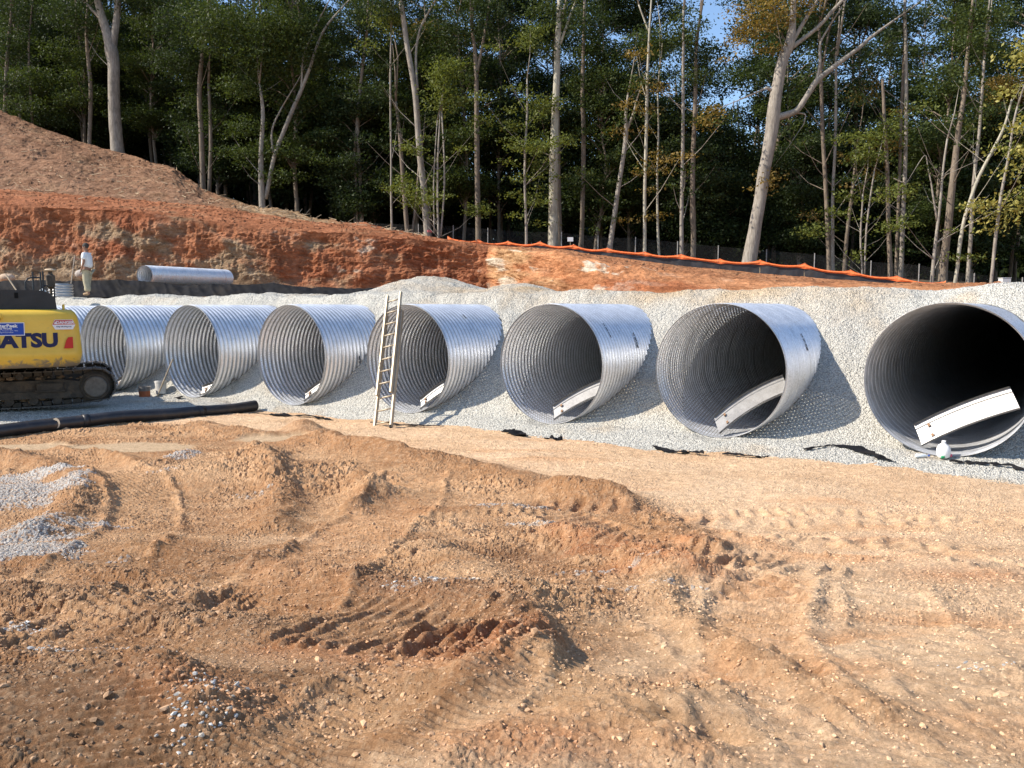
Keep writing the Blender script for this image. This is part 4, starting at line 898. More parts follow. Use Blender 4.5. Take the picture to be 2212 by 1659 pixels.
        # mud packed in the frame
        V_, F_ = ico(); mb = MB()
        for i in range(90):
            c_ = (x0+.4+random.random()*4.2, y0+.12+random.random()*.3, random.choice((.14, .2, .66, .7, .3))+random.random()*.06); r_ = random.uniform(.02, .07); mb.add([(c_[0]+v[0]*r_*1.6, c_[1]+v[1]*r_, c_[2]+v[2]*r_*.7) for v in V_*(.8+.4*rng.random((12, 1)))], F_)
        tag(mb.build('caked_mud', m_rough('mud', (.24, .155, .09), .95), t), kind='stuff')
    MB().box((0, .0, .62), (2.0, 2.0, .45), None, .1).build('carbody', MUDDY, t); mb = MB(); mb.lathe([(.7, .8), (.75, .85), (.75, Z0-.02), (.7, Z0)], 36); mb.build('swing_ring', MUDDY, t)
    for ch in set(t.children)-before: ch.rotation_euler = (0, 0, UCR)
build_excavator()

# ------------------------------------------------------------------ things on the ground near the excavator
BLKP = m_rough('black_plastic', (.022, .022, .025), .42, 0, .3, 5, spec=.5, dirt=(.16, .11, .07), dirtamt=.35)
FAB = m_rough('black_fabric', (.012, .012, .014), .8, 0, .4, 3, spec=.1, dirt=(.06, .045, .03), dirtamt=.3, bump=.004)
def build_drain():
    pts = []
    for px, py in ((-260, 962), (-60, 950), (80, 935), (160, 928), (260, 918), (360, 909), (440, 900), (500, 893), (551, 886)):
        g = gp(px, py); pts.append((g[0], g[1], max(GZ(*g), -.14)+.11))
    base = pts[4]; t = thing('black_drain_pipe', 'long black plastic drain pipe lying in front of the excavator', 'drain pipe', (base[0], base[1], base[2]-.14))
    # resample smooth
    P = np.array(pts); s = np.arange(len(P)); q = np.linspace(0, len(P)-1, 90); Q = np.stack([np.interp(q, s, P[:, i]) for i in range(3)], -1)
    for _ in range(25): Q[1:-1] = (Q[:-2]+2*Q[1:-1]+Q[2:])/4
    mb = MB(); mb.tube(Q, .128, 24, cap=False); mb.build('pipe_wall', BLKP, t, off=t.location, smooth=True)
    e = Q[-1]; d_ = Vector(Q[-1]-Q[-2]).normalized(); mb = MB(); mb.tube([Vector(e)-d_*.3, Vector(e)-d_*.001], .115, 20, cap=True); mb.build('inner_wall', mat('inner_black', .9, (.01, .01, .01)), t, off=t.location)
    j = 36; a = Vector(Q[j]); dd = Vector(Q[j+1]-Q[j]).normalized()
    mb = MB(); mb.tube([a-dd*.06, a+dd*.06], .136, 24); mb.build('coupling', BLKP, t, off=t.location, smooth=True)
    j = 66; a = Vector(Q[j]); dd = Vector(Q[j+1]-Q[j]).normalized(); mb = MB(); mb.tube([a-dd*.08, a+dd*.08], .136, 24); mb.build('coupling', BLKP, t, off=t.location, smooth=True)
    # paper ring label
    k = int(np.argmin(abs(Q[:, 0]-gp(150, 925)[0]))); c = Vector(Q[k])+Vector((0, -.132, .03)); mb = MB()
    V = []; Fs = []; n = 20
    for i in range(n):
        a = 2*pi*i/n
        for r_ in (.045, .085): V.append((c.x+r_*cos(a), c.y+.25*(r_*sin(a))**2, c.z+1.25*r_*sin(a)))
    for i in range(n): a = 2*i; b = 2*((i+1) % n); Fs.append((a, b, b+1, a+1))
    mb.add(V, Fs); mb.build('round_label', mat('label_tan', .7, (.62, .52, .38)), t, off=t.location)
build_drain()
def cloth(name, pts, label, cat, wid, amp, zfun, group=None, seed=1, mt=None, th=.006, nv=16):
    """crumpled strip laid along a line"""
    P = np.array(pts, float); s = np.arange(len(P)); n = max(24, int(len(P)*14)); q = np.linspace(0, len(P)-1, n); Q = np.stack([np.interp(q, s, P[:, i]) for i in range(P.shape[1])], -1)
    V = []
    for i in range(n):
        d_ = Q[min(i+1, n-1)][:2]-Q[max(i-1, 0)][:2]; d_ = d_/(np.linalg.norm(d_)+1e-9); nn = np.array((-d_[1], d_[0]))
        ww = wid*(.55+.45*float(vn(np.array([i*.31]), np.array([2.]), seed)[0]))*(min(1, 4*i/n+.15, 4*(n-1-i)/n+.15))
        for j in range(nv):
            v = j/(nv-1)-.5; x, y = Q[i][:2]+nn*v*ww
            k = float(fbm(np.array([x*5.]), np.array([y*5.]), seed+3, 3)[0])
            V.append((x, y, zfun(x, y)+.02+amp*(.4+k)+amp*.8*math.exp(-(v*5)**2)*(.5+float(vn(np.array([i*.22]), np.array([9.]), seed)[0]))))
    o = obj(name, V, gridfaces(n, nv), mt or FAB, off=V[n//2*nv], smooth=True); o.modifiers.new('thickness', 'SOLIDIFY').thickness = th
    tag(o, label, cat, group); return o
def gz2(x, y):
    z, w, s = gravel_z(np.array([float(x)]), np.array([float(y)])); return max(GZ(x, y), float(z[0]))
for i, (pp, wd, am, lab) in enumerate([([(1085, 932), (1110, 937), (1140, 944)], .32, .05, 'crumpled black fabric scrap sticking up in front of the pipe right of the ladder'), ([(1175, 945), (1200, 950), (1215, 950)], .22, .06, 'small black fabric scrap beside the crumpled one'),
        ([(1410, 966), (1450, 974), (1500, 980), (1520, 985)], .28, .04, 'thin black fabric strip at the gravel edge below the second pipe from the right'), ([(1735, 985), (1800, 982), (1850, 988), (1900, 1000), (1935, 1006)], .22, .025, 'long black fabric strip at the gravel edge left of the rightmost pipe'),
        ([(2050, 1012), (2110, 1015), (2180, 1022), (2230, 1030)], .16, .03, 'thin black fabric edge right of the white jug'), ([(545, 892), (600, 898), (680, 901), (720, 905)], .25, .02, 'flat black fabric strip off the end of the black drain pipe'),
        ([(345, 868), (380, 876), (430, 886)], .9, .05, 'black fabric sheet lying behind the black drain pipe'), ([(800, 918), (880, 922), (960, 925)], .10, .02, 'thin black fabric edge at the foot of the ladder'), ([(1560, 985), (1620, 990), (1660, 992)], .12, .03, 'ragged muddy fabric shred between the two right pipes')]):
    cloth('fabric_scrap', [gp(*p) for p in pp], lab, 'fabric scrap', wd, am, gz2, 'scraps of black fabric along the gravel edge', 20+i)
# jug
def build_jug():
    g = gp(2037, 1004); z = gz2(*g); t = thing('plastic_jug', 'white round plastic jug on the gravel below the rightmost pipe', 'jug', (*g, z-.01))
    mb = MB(); mb.lathe([(0, 0), (.07, .0), (.095, .02), (.105, .08), (.10, .15), (.075, .20), (.03, .235), (.028, .25), (0, .252)], 22); b = mb.build('jug_body', mat('white_plastic', .4, (.85, .85, .84)), t, smooth=True)
    mb = MB(); mb.lathe([(0, .252), (.03, .25), (.032, .272), (0, .274)], 14); mb.build('cap', mat('white_cap', .4, (.8, .8, .8)), t)
    MB().box((-.055, -.088, .035), (.06, .03, .04), None, .01).build('label', mat('green_label', .5, (.03, .30, .12)), t)
    MB().box((.09, -.05, .04), (.03, .05, .05), None, .01).build('label', mat('pink_label', .5, (.6, .12, .2)), t)
    t.rotation_euler = (.15, -.1, 0)
    g = gp(1990, 1003); z = gz2(*g); t = thing('drink_bottle', 'small clear drink bottle lying left of the white jug', 'bottle', (*g, z+.03)); mb = MB()
    mb.tube([(-.1, 0, 0), (-.09, 0, 0), (.04, 0, 0), (.08, 0, 0), (.10, 0, 0)], [.02, .032, .032, .014, .014], 12); mb.build('bottle_body', mat('clear_plastic', .2, (.6, .65, .68)), t, smooth=True); MB().tube([(.10, 0, 0), (.122, 0, 0)], .016, 10).build('cap', mat('blue_cap', .4, (.03, .1, .5)), t)
build_jug()
# buckets and tool by pipe 2
def bucket(px, py, col, band, lab, Yd=None, tilt=0, h=.37):
    g = gp(px, py); z = gz2(*g); t = thing('bucket', lab, 'bucket', (*g, z), 0, 'buckets between the pipes'); t.rotation_euler = (tilt, tilt*.6, 0)
    mb = MB(); mb.lathe([(0, 0), (.125, 0), (.13, .01), (.15, h-.06), (.158, h-.055), (.158, h-.045), (.152, h-.04), (.155, h), (.148, h), (.143, h-.02), (.12, .02), (0, .02)], 24); mb.build('pail', col, t, smooth=False)
    if band: mb = MB(); mb.lathe([(.138, .09), (.1465, .25)], 24); mb.build('label_band', band, t)
    mb = MB(); mb.tube([(.155*cos(a), .158*sin(a)*.3-.12*sin(a), h-.05-.13*sin(a)) for a in np.linspace(0, pi, 14)], .004, 6); mb.build('handle', mat('wire', .4, (.3, .3, .3), .8), t)
bucket(313, 866, m_rough('dark_pail', (.22, .20, .18), .7, dirt=(.3, .2, .12)), m_rough('orange_band', (.45, .13, .05), .6, dirt=(.2, .14, .1)), 'muddy bucket with an orange band beside the excavator track')
bucket(349, 864, m_rough('grey_pail', (.62, .60, .56), .6, dirt=(.25, .18, .12)), None, 'plain grey bucket left of the second pipe mouth', tilt=-.12)
g = gp(338, 866); z0 = gz2(*g); t = thing('wooden_stake', 'wooden tool handle leaning between the two buckets and the pipe', 'tool handle', (*g, z0)); MB().tube([(0, 0, 0), (.38, .25, 1.05)], .02, 8).build('shaft', m_rough('ash_wood', (.42, .33, .22), .7), t)
g = gp(352, 873); MB2 = MB(); MB2.box((0, 0, .03), (.28, .10, .04), Matrix.Rotation(.5, 3, 'Z'), .01); o = MB2.build('wood_scrap', m_rough('orange_wood', (.60, .33, .12), .8), None, off=(0, 0, 0)); o.location = (*g, gz2(*g)); tag(o, 'short orange wood scrap on the gravel below the grey bucket', 'wood scrap')

# ------------------------------------------------------------------ black liner, small culvert, rocks, person
def build_liner():
    px = np.linspace(-260, 905, 520); n = 26; R = []
    yt = np.interp(px, [-260, 0, 150, 290, 400, 560, 590, 640, 740, 870, 905], [604, 606, 606, 605, 616, 614, 610, 620, 622, 624, 631]); yb = np.interp(px, [-260, 0, 200, 560, 740, 905], [648, 646, 643, 641, 640, 640]); Yd = np.interp(px, [-260, 0, 200, 560, 905], [30, 29.6, 29.2, 28.4, 27.2])
    wav = fbm(px/22, px*0, 3, 4)*3
    for i in range(n):
        t = i/(n-1); q = []
        for j in range(len(px)):
            fold = .10*float(fold_n[i, j]) if False else 0
            q.append(at(px[j], yb[j]*(1-t)+(yt[j]+wav[j])*t, Yd[j]+t*.55))
        R.append(q)
    P = np.array(R); TT = np.linspace(0, 1, n)[:, None]+0*P[..., 0]
    f = fbm(P[..., 0]/1.3+TT*.9, TT*.8, 44, 3)+.35*(1-2*np.abs(fbm(P[..., 0]/.42+TT*1.1, TT*.7, 47, 2))); P[..., 1] -= .16*f; P[..., 2] += .03*f
    b = P[-1].copy(); b[:, 1] += .5; b[:, 2] -= .12; P = np.concatenate([P, b[None]], 0)
    o = obj('liner_fabric', P.reshape(-1, 3), gridfaces(n+1, len(px)), FAB, off=P[0, 300], smooth=True); o.modifiers.new('thickness', 'SOLIDIFY').thickness = .006
    tag(o, 'long black fabric liner draped behind the gravel below the clay wall', 'fabric liner')
    # one more strip at the right, at the toe of the orange slope
    pts = [at(p, y, 20.5) for p, y in ((1560, 627), (1640, 624), (1720, 621), (1800, 619), (1860, 618))]
build_liner()
def build_culvert():
    A = at(312, 594, 30.6); B_ = at(490, 601, 35.2); d_ = Vector(B_-A); L = d_.length; d_.normalize()
    rot = math.atan2(d_.y, d_.x)-pi/2; R = .35
    t = thing('small_culvert_pipe', 'slim corrugated steel culvert lying at the foot of the clay wall', 'culvert', (A[0], A[1], A[2]), rot)
    tl = math.asin(d_.z); t.rotation_euler = (tl, 0, rot)
    CULV = m_metal('culvert_steel', .09, 1, holes=False, base=.74, rough=.42, dirt=.35, metal=.5); nth = 48; p = .09; ax = np.arange(0, L, p/6); TH, V = np.meshgrid(np.arange(nth)*2*pi/nth, ax); r = R+.014*np.sin(2*pi*V/p+TH); r = np.where((V < .06) | ((V > L-.55) & (V < L-.5)), R+.004, r)
    P = np.stack([r*np.cos(TH), V, r*np.sin(TH)], -1); P = np.concatenate([P, P[:, :1]], 1); o = obj('culvert_shell', P.reshape(-1, 3), gridfaces(len(ax), nth+1), CULV, t, smooth=True)
    uvset(o, np.stack([np.concatenate([TH, TH[:, :1]*0+6.28], 1)*R, np.concatenate([V, V[:, :1]], 1)+1], -1).reshape(-1, 2))
    # earth that beds it
    t2 = thing('pipe_offcut', 'short ribbed steel pipe offcut standing on the gravel behind the excavator hood', 'pipe offcut', at(132, 641, 26.8)); mb = MB(); mb.lathe([(.36+.014*sin(i*pi/3), i*.0145) for i in range(30)], 36); mb.build('offcut_shell', PLAIN, t2, smooth=True)
build_culvert()
V_, F_ = ico()
for (px, py, Yd, r_, lab, c_) in ((17, 600, 32, .31, 'tan boulder at the far left foot of the clay wall', (.50, .36, .25)), (178, 592, 33, .33, 'pale grey rock behind the worker at the foot of the clay wall', (.42, .37, .32))):
    c = at(px, py, Yd); me = bpy.data.meshes.new('rock'); me.from_pydata([tuple(v*(r_*random.uniform(.8, 1.2))*np.array((1.2, 1, .75))) for v in V_], [], [tuple(f) for f in F_]); me.materials.append(m_rough('rock_'+str(px), c_, .9, bump=.02))
    o = bpy.data.objects.new('rock', me); COL.objects.link(o); o.location = tuple(c); o.modifiers.new('s', 'SUBSURF').levels = 2; tag(o, lab, 'rock', None)
c = at(12, 592, 27.5); e = at(44, 640, 27.3); t = thing('wooden_pole', 'pale wooden tool handle leaning left of the worker above the excavator hood', 'pole', e); MB().tube([(0, 0, 0), tuple(c-e)], .022, 8).build('shaft', m_rough('pale_wood', (.52, .40, .27), .7), t)
g = at(93, 640, 26.5); t = thing('water_jug', 'small white water jug behind the grab rail', 'jug', g); mb = MB(); mb.lathe([(0, 0), (.10, 0), (.11, .05), (.11, .17), (.05, .23), (.04, .27), (0, .27)], 16); mb.build('jug_body', mat('milky_plastic', .4, (.75, .78, .78)), t, smooth=True)

def skin(name, joints, edges, m, parent, sub=1, root=0, smooth=True):
    me = bpy.data.meshes.new(name); me.from_pydata([j[:3] for j in joints], edges, []); me.materials.append(m)
    o = bpy.data.objects.new(name, me); COL.objects.link(o); o.parent = parent
    md = o.modifiers.new('skin', 'SKIN'); md.use_smooth_shade = True
    for i, j in enumerate(joints):
        r_ = j[3]; me.skin_vertices[0].data[i].radius = (r_, j[4] if len(j) > 4 else r_); me.skin_vertices[0].data[i].use_root = (i == root)
    s_ = o.modifiers.new('sub', 'SUBSURF'); s_.levels = sub; s_.render_levels = sub+1; return o
def build_person():
    foot = at(191, 638, 28.4); t = thing('person', 'standing worker in a white t-shirt, khaki trousers and tan boots, leaning on a shovel', 'person', foot)
    SK = m_rough('skin', (.30, .155, .10), .6, var=.1); HAIR = mat('dark_hair', .8, (.05, .045, .04)); SH = m_rough('white_shirt', (.80, .80, .80), .85, var=.05, scale=8); TR = m_rough('khaki', (.42, .37, .25), .9, var=.12, scale=6); BT = m_rough('tan_boots', (.42, .28, .16), .8)
    # faces -x. figure height 1.76
    J = [(0, 0, .95, .14, .12), (.0, 0, 1.15, .14, .11), (.0, 0, 1.33, .155, .11), (-.01, 0, 1.47, .07), (-.03, 0, 1.54, .055), (-.035, 0, 1.60, .078, .072), (-.03, 0, 1.68, .092, .078), (-.02, 0, 1.745, .06, .055), (-.115, 0, 1.63, .018)]
    E = [(0, 1), (1, 2), (2, 3), (3, 4), (4, 5), (5, 6), (6, 7), (5, 8)]
    def arm(ch, sh, el, wr, hd, sgn):
        a = len(J); J.extend([(*sh, .058), (*el, .045), (*wr, .03), (*hd, .032, .018)]); E.extend([(2, a), (a, a+1), (a+1, a+2), (a+2, a+3)])
        d_ = Vector(hd)-Vector(wr); d_.normalize()
        for k in range(4):
            off = (k-1.5)*.018; p = Vector(hd)+d_*.035+Vector((0, off, 0)) if abs(d_.z) > .5 else Vector(hd)+d_*.035+Vector((0, 0, off))
            ln = (.034, .042, .04, .03)[k]; b = len(J); q = p+d_*ln; q2 = q+d_*ln*.5+Vector((-.014*sgn, 0, -.01)); J.extend([(*p, .011), (*q, .009), (*q2, .008)]); E.extend([(a+3, b), (b, b+1), (b+1, b+2)])
        b = len(J); p = Vector(wr)*.5+Vector(hd)*.5+Vector((-.03, 0, .01)); J.extend([(*p, .011), (p.x-.02, p.y, p.z-.025 if abs(d_.z) > .5 else p.z+.02, .009)]); E.extend([(a+3, b), (b, b+1)])
        return a
    arm(0, (.0, -.19, 1.40), (.02, -.25, 1.14), (-.06, -.22, .93), (-.10, -.20, .86), 1)
    arm(0, (-.02, .19, 1.40), (-.15, .24, 1.19), (-.34, .12, 1.24), (-.41, .08, 1.27), -1)
    def leg(y, kx, fx):
        a = len(J); J.extend([(.0, y, .88, .095), (kx, y*1.05, .50, .065), (fx, y*1.1, .10, .042), (fx+.03, y*1.1, .05, .04), (fx-.13, y*1.15, .035, .036)]); E.extend([(0, a), (a, a+1), (a+1, a+2), (a+2, a+3), (a+3, a+4)])
    leg(-.09, -.02, .06); leg(.09, -.05, -.08)
    skin('body', J, E, SK, t, 1)
    skin('shirt', [(0.0, 0, .90, .20, .19), (.0, 0, 1.10, .20, .185), (.0, 0, 1.32, .20, .165), (-.005, 0, 1.45, .10, .09), (.0, -.20, 1.40, .085), (.025, -.255, 1.20, .085), (-.02, .20, 1.40, .085), (-.12, .25, 1.23, .08)], [(0, 1), (1, 2), (2, 3), (2, 4), (4, 5), (2, 6), (6, 7)], SH, t, 1)
    skin('trousers', [(0, 0, .95, .175, .17), (.0, -.095, .82, .13), (-.01, -.10, .48, .11), (.07, -.10, .10, .10), (.0, .095, .82, .13), (-.05, .10, .48, .11), (-.10, .10, .10, .10)], [(0, 1), (1, 2), (2, 3), (0, 4), (4, 5), (5, 6)], TR, t, 1)
    skin('boot', [(.08, -.10, .06, .055), (-.03, -.105, .045, .052), (-.10, -.11, .035, .045)], [(0, 1), (1, 2)], BT, t); skin('boot', [(-.06, .10, .06, .055), (-.17, .105, .045, .052), (-.24, .11, .035, .045)], [(0, 1), (1, 2)], BT, t)
    mb = MB(); mb.lathe([(0.0, .115), (.05, .105), (.085, .06), (.098, .0), (.095, -.04)], 20, (0, 0, 0)); hr = mb.build('hair', HAIR, t, smooth=True); hr.location = (-.018, 0, 1.685); hr.rotation_euler = (0, .35, 0); hr.scale = (1.08, .9, 1)
    for s_ in (-1, 1):
        mb = MB(); mb.add([tuple(np.array(v)*np.array((.018, .01, .03))+np.array((-.005, s_*.083, 1.645))) for v in V_], F_); mb.build('ear', SK, t, smooth=True)
    for s_ in (-1, 1):
        mb = MB(); mb.add([tuple(np.array(v)*.010+np.array((-.108, s_*.03, 1.66))) for v in V_], F_); mb.build('eye', mat('eye%d' % s_, .3, (.03, .02, .02)), t)
    MB().box((-.108, 0, 1.585), (.012, .05, .008), None, .003).build('mouth', mat('lips', .6, (.22, .08, .06)), t)
    # shovel, held by the forward hand
    h = Vector((-.44, .06, 1.36))+Vector(foot); tip = Vector(at(150, 640, 28.2)); d_ = (tip-h).normalized()
    s = thing('shovel', 'long handled shovel held upright on the gravel by the worker', 'shovel', tip); mb = MB(); mb.tube([h-tip, (h-tip)*.22], .017, 8); mb.build('shaft', m_rough('grey_wood', (.36, .30, .24), .7), s)
    mb = MB(); a = d_; sd = Vector((.0, 1, 0)).cross(a).normalized(); nn = a.cross(sd); sd, nn = nn, sd
    V = []; prof = [(.34, .02), (.28, .08), (.20, .115), (.08, .11), (.02, .06), (0, .01)]
    for l, w_ in prof:
        for k in range(5): f_ = k/2-1; V.append(-a*l+sd*w_*f_+nn*(.025*(1-f_*f_)))
    mb.add(V, [(i*5+j, i*5+j+1, (i+1)*5+j+1, (i+1)*5+j) for i in range(5) for j in range(4)]); o = mb.build('blade', m_rough('shovel_steel', (.22, .22, .22), .5, .6), s); o.modifiers.new('th', 'SOLIDIFY').thickness = .004
    MB().tube([(h-tip)*.26, -a*.30], .022, 8).build('socket', m_rough('socket_steel', (.2, .2, .2), .5, .6), s)
build_person()

# ------------------------------------------------------------------ fences
def fence_line(px): 
    return ip(px, CRST, 2)-.25
PK = [(967, 510), (1033, 516), (1097, 519), (1167, 520), (1239, 527), (1312, 534), (1393, 542), (1471, 548), (1555, 558), (1642, 560), (1738, 568), (1837, 582), (1938, 595), (2043, 606)]
BB = [(960, 524), (1068, 531), (1219, 541), (1277, 553), (1451, 574), (1625, 591), (1799, 608), (1915, 616), (2050, 616)]
def build_fences():
    ORN = m_net('orange_netting', (.95, .24, .07), .045, .05, .027); WOOD = m_rough('stake_wood', (.45, .34, .2), .8)
    SILT = m_rough('silt_fabric', (.022, .024, .030), .6, 0, .3, 3, dirt=(.14, .09, .05), dirtamt=.25)
    px = np.linspace(967, 2043, 520); Yd = fence_line(px); sag = np.zeros(len(px)); pk = np.array(PK)
    top = np.interp(px, pk[:, 0], pk[:, 1]); u = np.interp(px, pk[:, 0], np.arange(len(pk))); fr = u % 1; sagf = (4*fr*(1-fr))**.55
    drop = sagf*(6+3.5*np.clip(fbm(u*1.0, u*0, 4, 2)+.4, 0, 1)); bot = np.interp(px, [b[0] for b in BB], [b[1] for b in BB])
    mid = np.maximum(top+drop+4, top+(11-2*sagf)*np.interp(px, [967, 1100, 2043], [.9, 1, 1.25]))
    mid = np.minimum(mid, bot-1)
    # silt fence
    base = at(1500, 580, fence_line(1500)); t = thing('silt_fence', 'black silt fence along the top of the orange slope', 'silt fence', base); R = []; n = 9
    for i in range(n):
        f = i/(n-1); R.append([at(px[j], bot[j]+2.5+(mid[j]-bot[j]-5)*f, Yd[j]) for j in range(len(px))])
    P = np.array(R); P[..., 1] += .05*fbm(P[..., 0]/.5, P[..., 2]/.5, 5, 3); o = obj('fabric', P.reshape(-1, 3), gridfaces(n, len(px)), SILT, t, off=base, smooth=True)
    o.modifiers.new('th', 'SOLIDIFY').thickness = .004
    for x_, y_ in PK:
        p = at(x_, y_, fence_line(x_)); q = at(x_, np.interp(x_, [b[0] for b in BB], [b[1] for b in BB])+6, fence_line(x_)); MB().box((p+q)/2+np.array((0, .03, 0)), (.035, .035, p[2]-q[2]), None).build('stake', WOOD, t, off=base)
    # orange safety netting
    t2 = thing('safety_fence', 'sagging orange safety netting strung along the silt fence', 'safety fence', base); n = 8; R = []; 
    for i in range(n):
        f = i/(n-1); R.append([at(px[j], mid[j]*(1-f)+(top[j]+drop[j])*f, Yd[j]-.03) for j in range(len(px))])
    P = np.array(R); P[..., 1] += -.10*sagf[None, :]*np.sin(np.linspace(0, pi, n))[:, None]+.03*fbm(P[..., 0]/.2, P[..., 2]/.2, 8, 3)
    L = np.concatenate([[0], np.cumsum(np.linalg.norm(np.diff(P[0], axis=0), axis=-1))]); o = obj('netting', P.reshape(-1, 3), gridfaces(n, len(px)), ORN, t2, off=base, smooth=True)
    uvset(o, np.stack([np.tile(L, (n, 1)), np.linspace(0, .5, n)[:, None]+0*P[..., 0]], -1).reshape(-1, 2))
    mb = MB(); mb.tube([Vector(p)+Vector((0, -.01, 0)) for p in P[-1][::4]], .012, 5); mb.tube([Vector(p)+Vector((0, -.01, 0)) for p in P[0][::4]], .010, 5); mb.build('edge_cord', mat('orange_cord', .6, (.75, .17, .05)), t2, off=base)
    # wire fence in the edge of the wood
    WF = [(600, 470), (752, 480), (974, 488), (1128, 500), (1213, 502), (1298, 512), (1373, 514), (1552, 532), (1760, 549), (1882, 565), (1986, 572), (2074, 589), (2209, 601), (2400, 612)]
    NET = m_net('dark_wire_mesh', (.05, .05, .05), .05, .05, .0035); MT = m_rough('fence_post_metal', (.30, .29, .27), .6, .3)
    px = np.linspace(700, 2380, 200); Yd = ip(px, CRST, 2)+1.8; P = np.array([[at(a, ip(a, WF), b)+np.array((0, 0, dz)) for a, b in zip(px, Yd)] for dz in (-1.25, 0)]); base = P[0, 100]
    t3 = thing('wire_fence', 'faint dark wire mesh fence on posts in front of the trees', 'wire fence', base); o = obj('mesh', P.reshape(-1, 3), gridfaces(2, len(px)), NET, t3, off=base)
    L = np.concatenate([[0], np.cumsum(np.linalg.norm(np.diff(P[0], axis=0), axis=-1))]); uvset(o, np.stack([np.stack([L, L]), np.array([[0], [1.25]])+0*P[..., 0]], -1).reshape(-1, 2))
    for x_ in (785, 904, 979, 1054, 1213, 1292, 1373, 1464, 1552, 1656, 1760, 1882, 1986, 2105, 2209, 2330):
        p = at(x_, ip(x_, WF)-2, ip(x_, CRST, 2)+1.78); mb = MB(); mb.tube([p, p-np.array((0, 0, 1.5))], .028, 8); mb.build('post', MT, t3, off=base)
    p = at(1232, 517, fence_line(1232)+1.0); t4 = thing('white_sign', 'small blank white sign behind the orange netting', 'sign', p-np.array((0, 0, .5))); MB().box((0, 0, .5), (.30, .015, .22)).build('board', mat('sign_white', .6, (.8, .8, .78)), t4); MB().box((0, .02, .1), (.03, .03, .9)).build('post', WOOD, t4)
    p = at(2170, 607, 33); t5 = thing('grey_box', 'small pale grey box behind the gravel heap at the right', 'box', p-np.array((0, 0, .1))); MB().box((0, 0, .1), (.36, .3, .22), None, .02).build('case', mat('box_grey', .6, (.55, .56, .55)), t5); MB().box((0, 0, .222), (.38, .32, .02), None, .005).build('lid', mat('box_lid', .6, (.5, .51, .5)), t5)
build_fences()

# ------------------------------------------------------------------ trees
def leaves(blobs, per_m3, size, seed, flat=.5):
    """blobs: (centre, (rx,ry,rz)); leaf cards grouped in twigs spread through each blob"""
    r = np.random.default_rng(seed); V = []
    for c, rad in blobs:
        vol = 4.19*rad[0]*rad[1]*rad[2]; nt = max(6, int(per_m3*vol/9)); 
        d_ = r.normal(size=(nt, 3)); d_ /= np.linalg.norm(d_, axis=1, keepdims=True); rr = r.random((nt, 1))**.45
        ctr = np.array(c)+d_*rr*np.array(rad)
        k = 9; off = r.normal(size=(nt, k, 3))*np.array((.30, .30, .09))*(size/.16); p = (ctr[:, None]+off).reshape(-1, 3); n = len(p)
        nrm = r.normal(size=(n, 3))*.7+np.array((0, 0, 1.))*flat*1.6; nrm /= np.linalg.norm(nrm, axis=1, keepdims=True)
        a = r.normal(size=(n, 3)); a -= nrm*(a*nrm).sum(1, keepdims=True); a /= np.linalg.norm(a, axis=1, keepdims=True); b = np.cross(nrm, a)
        s = (size*(.6+.8*r.random((n, 1))))
        V.append(np.stack([p-a*s*.5, p+b*s*.30, p+a*s*.55, p-b*s*.30], 1))
    V = np.concatenate(V).reshape(-1, 3); return V, np.arange(len(V)).reshape(-1, 4)
def px_path(pts, Y): return [at(p[0], p[1], Y+(p[3] if len(p) > 3 else 0)) for p in pts], [p[2]/2/F*Y for p in pts]
def wiggle(P, R, amp, seed):
    P = np.array(P, float); s = np.arange(len(P)); n = (len(P)-1)*5+1; q = np.linspace(0, len(P)-1, n); Q = np.stack([np.interp(q, s, P[:, i]) for i in range(3)], -1)
    for _ in range(3): Q[1:-1] = (Q[:-2]+2*Q[1:-1]+Q[2:])/4
    rr = np.interp(q, s, R); Q[:, 0] += amp*fbm(q*.9, q*0, seed, 2)*np.minimum(1, q); Q[:, 1] += amp*fbm(q*.9, q*0+4, seed, 2)*np.minimum(1, q); return Q, rr*(1+.06*fbm(q*3, q*0, seed+1, 2))
def twigs(mb, Q, rr, n, seed, lo=.35, ln=(1.2, 3.2)):
    r = random.Random(seed); ends = []
    for i in range(n):
        k = int(len(Q)*(lo+(1-lo)*r.random()))-1; k = max(1, min(k, len(Q)-2)); a = r.uniform(0, 2*pi); L = r.uniform(*ln); up = r.uniform(.2, .9); p = Vector(Q[k]); d_ = Vector((cos(a), sin(a)*.7, up)).normalized(); r0 = min(rr[k]*.3, .028)
        p2 = p+d_*L*.5+Vector((0, 0, .1*L)); p3 = p+d_*L+Vector((r.uniform(-.2, .2), 0, .35*L)); mb.tube([p, p2, p3], [r0, r0*.6, r0*.25], 5, cap=False); ends.append(np.array(p3)); ends.append(np.array(p2))
    return ends
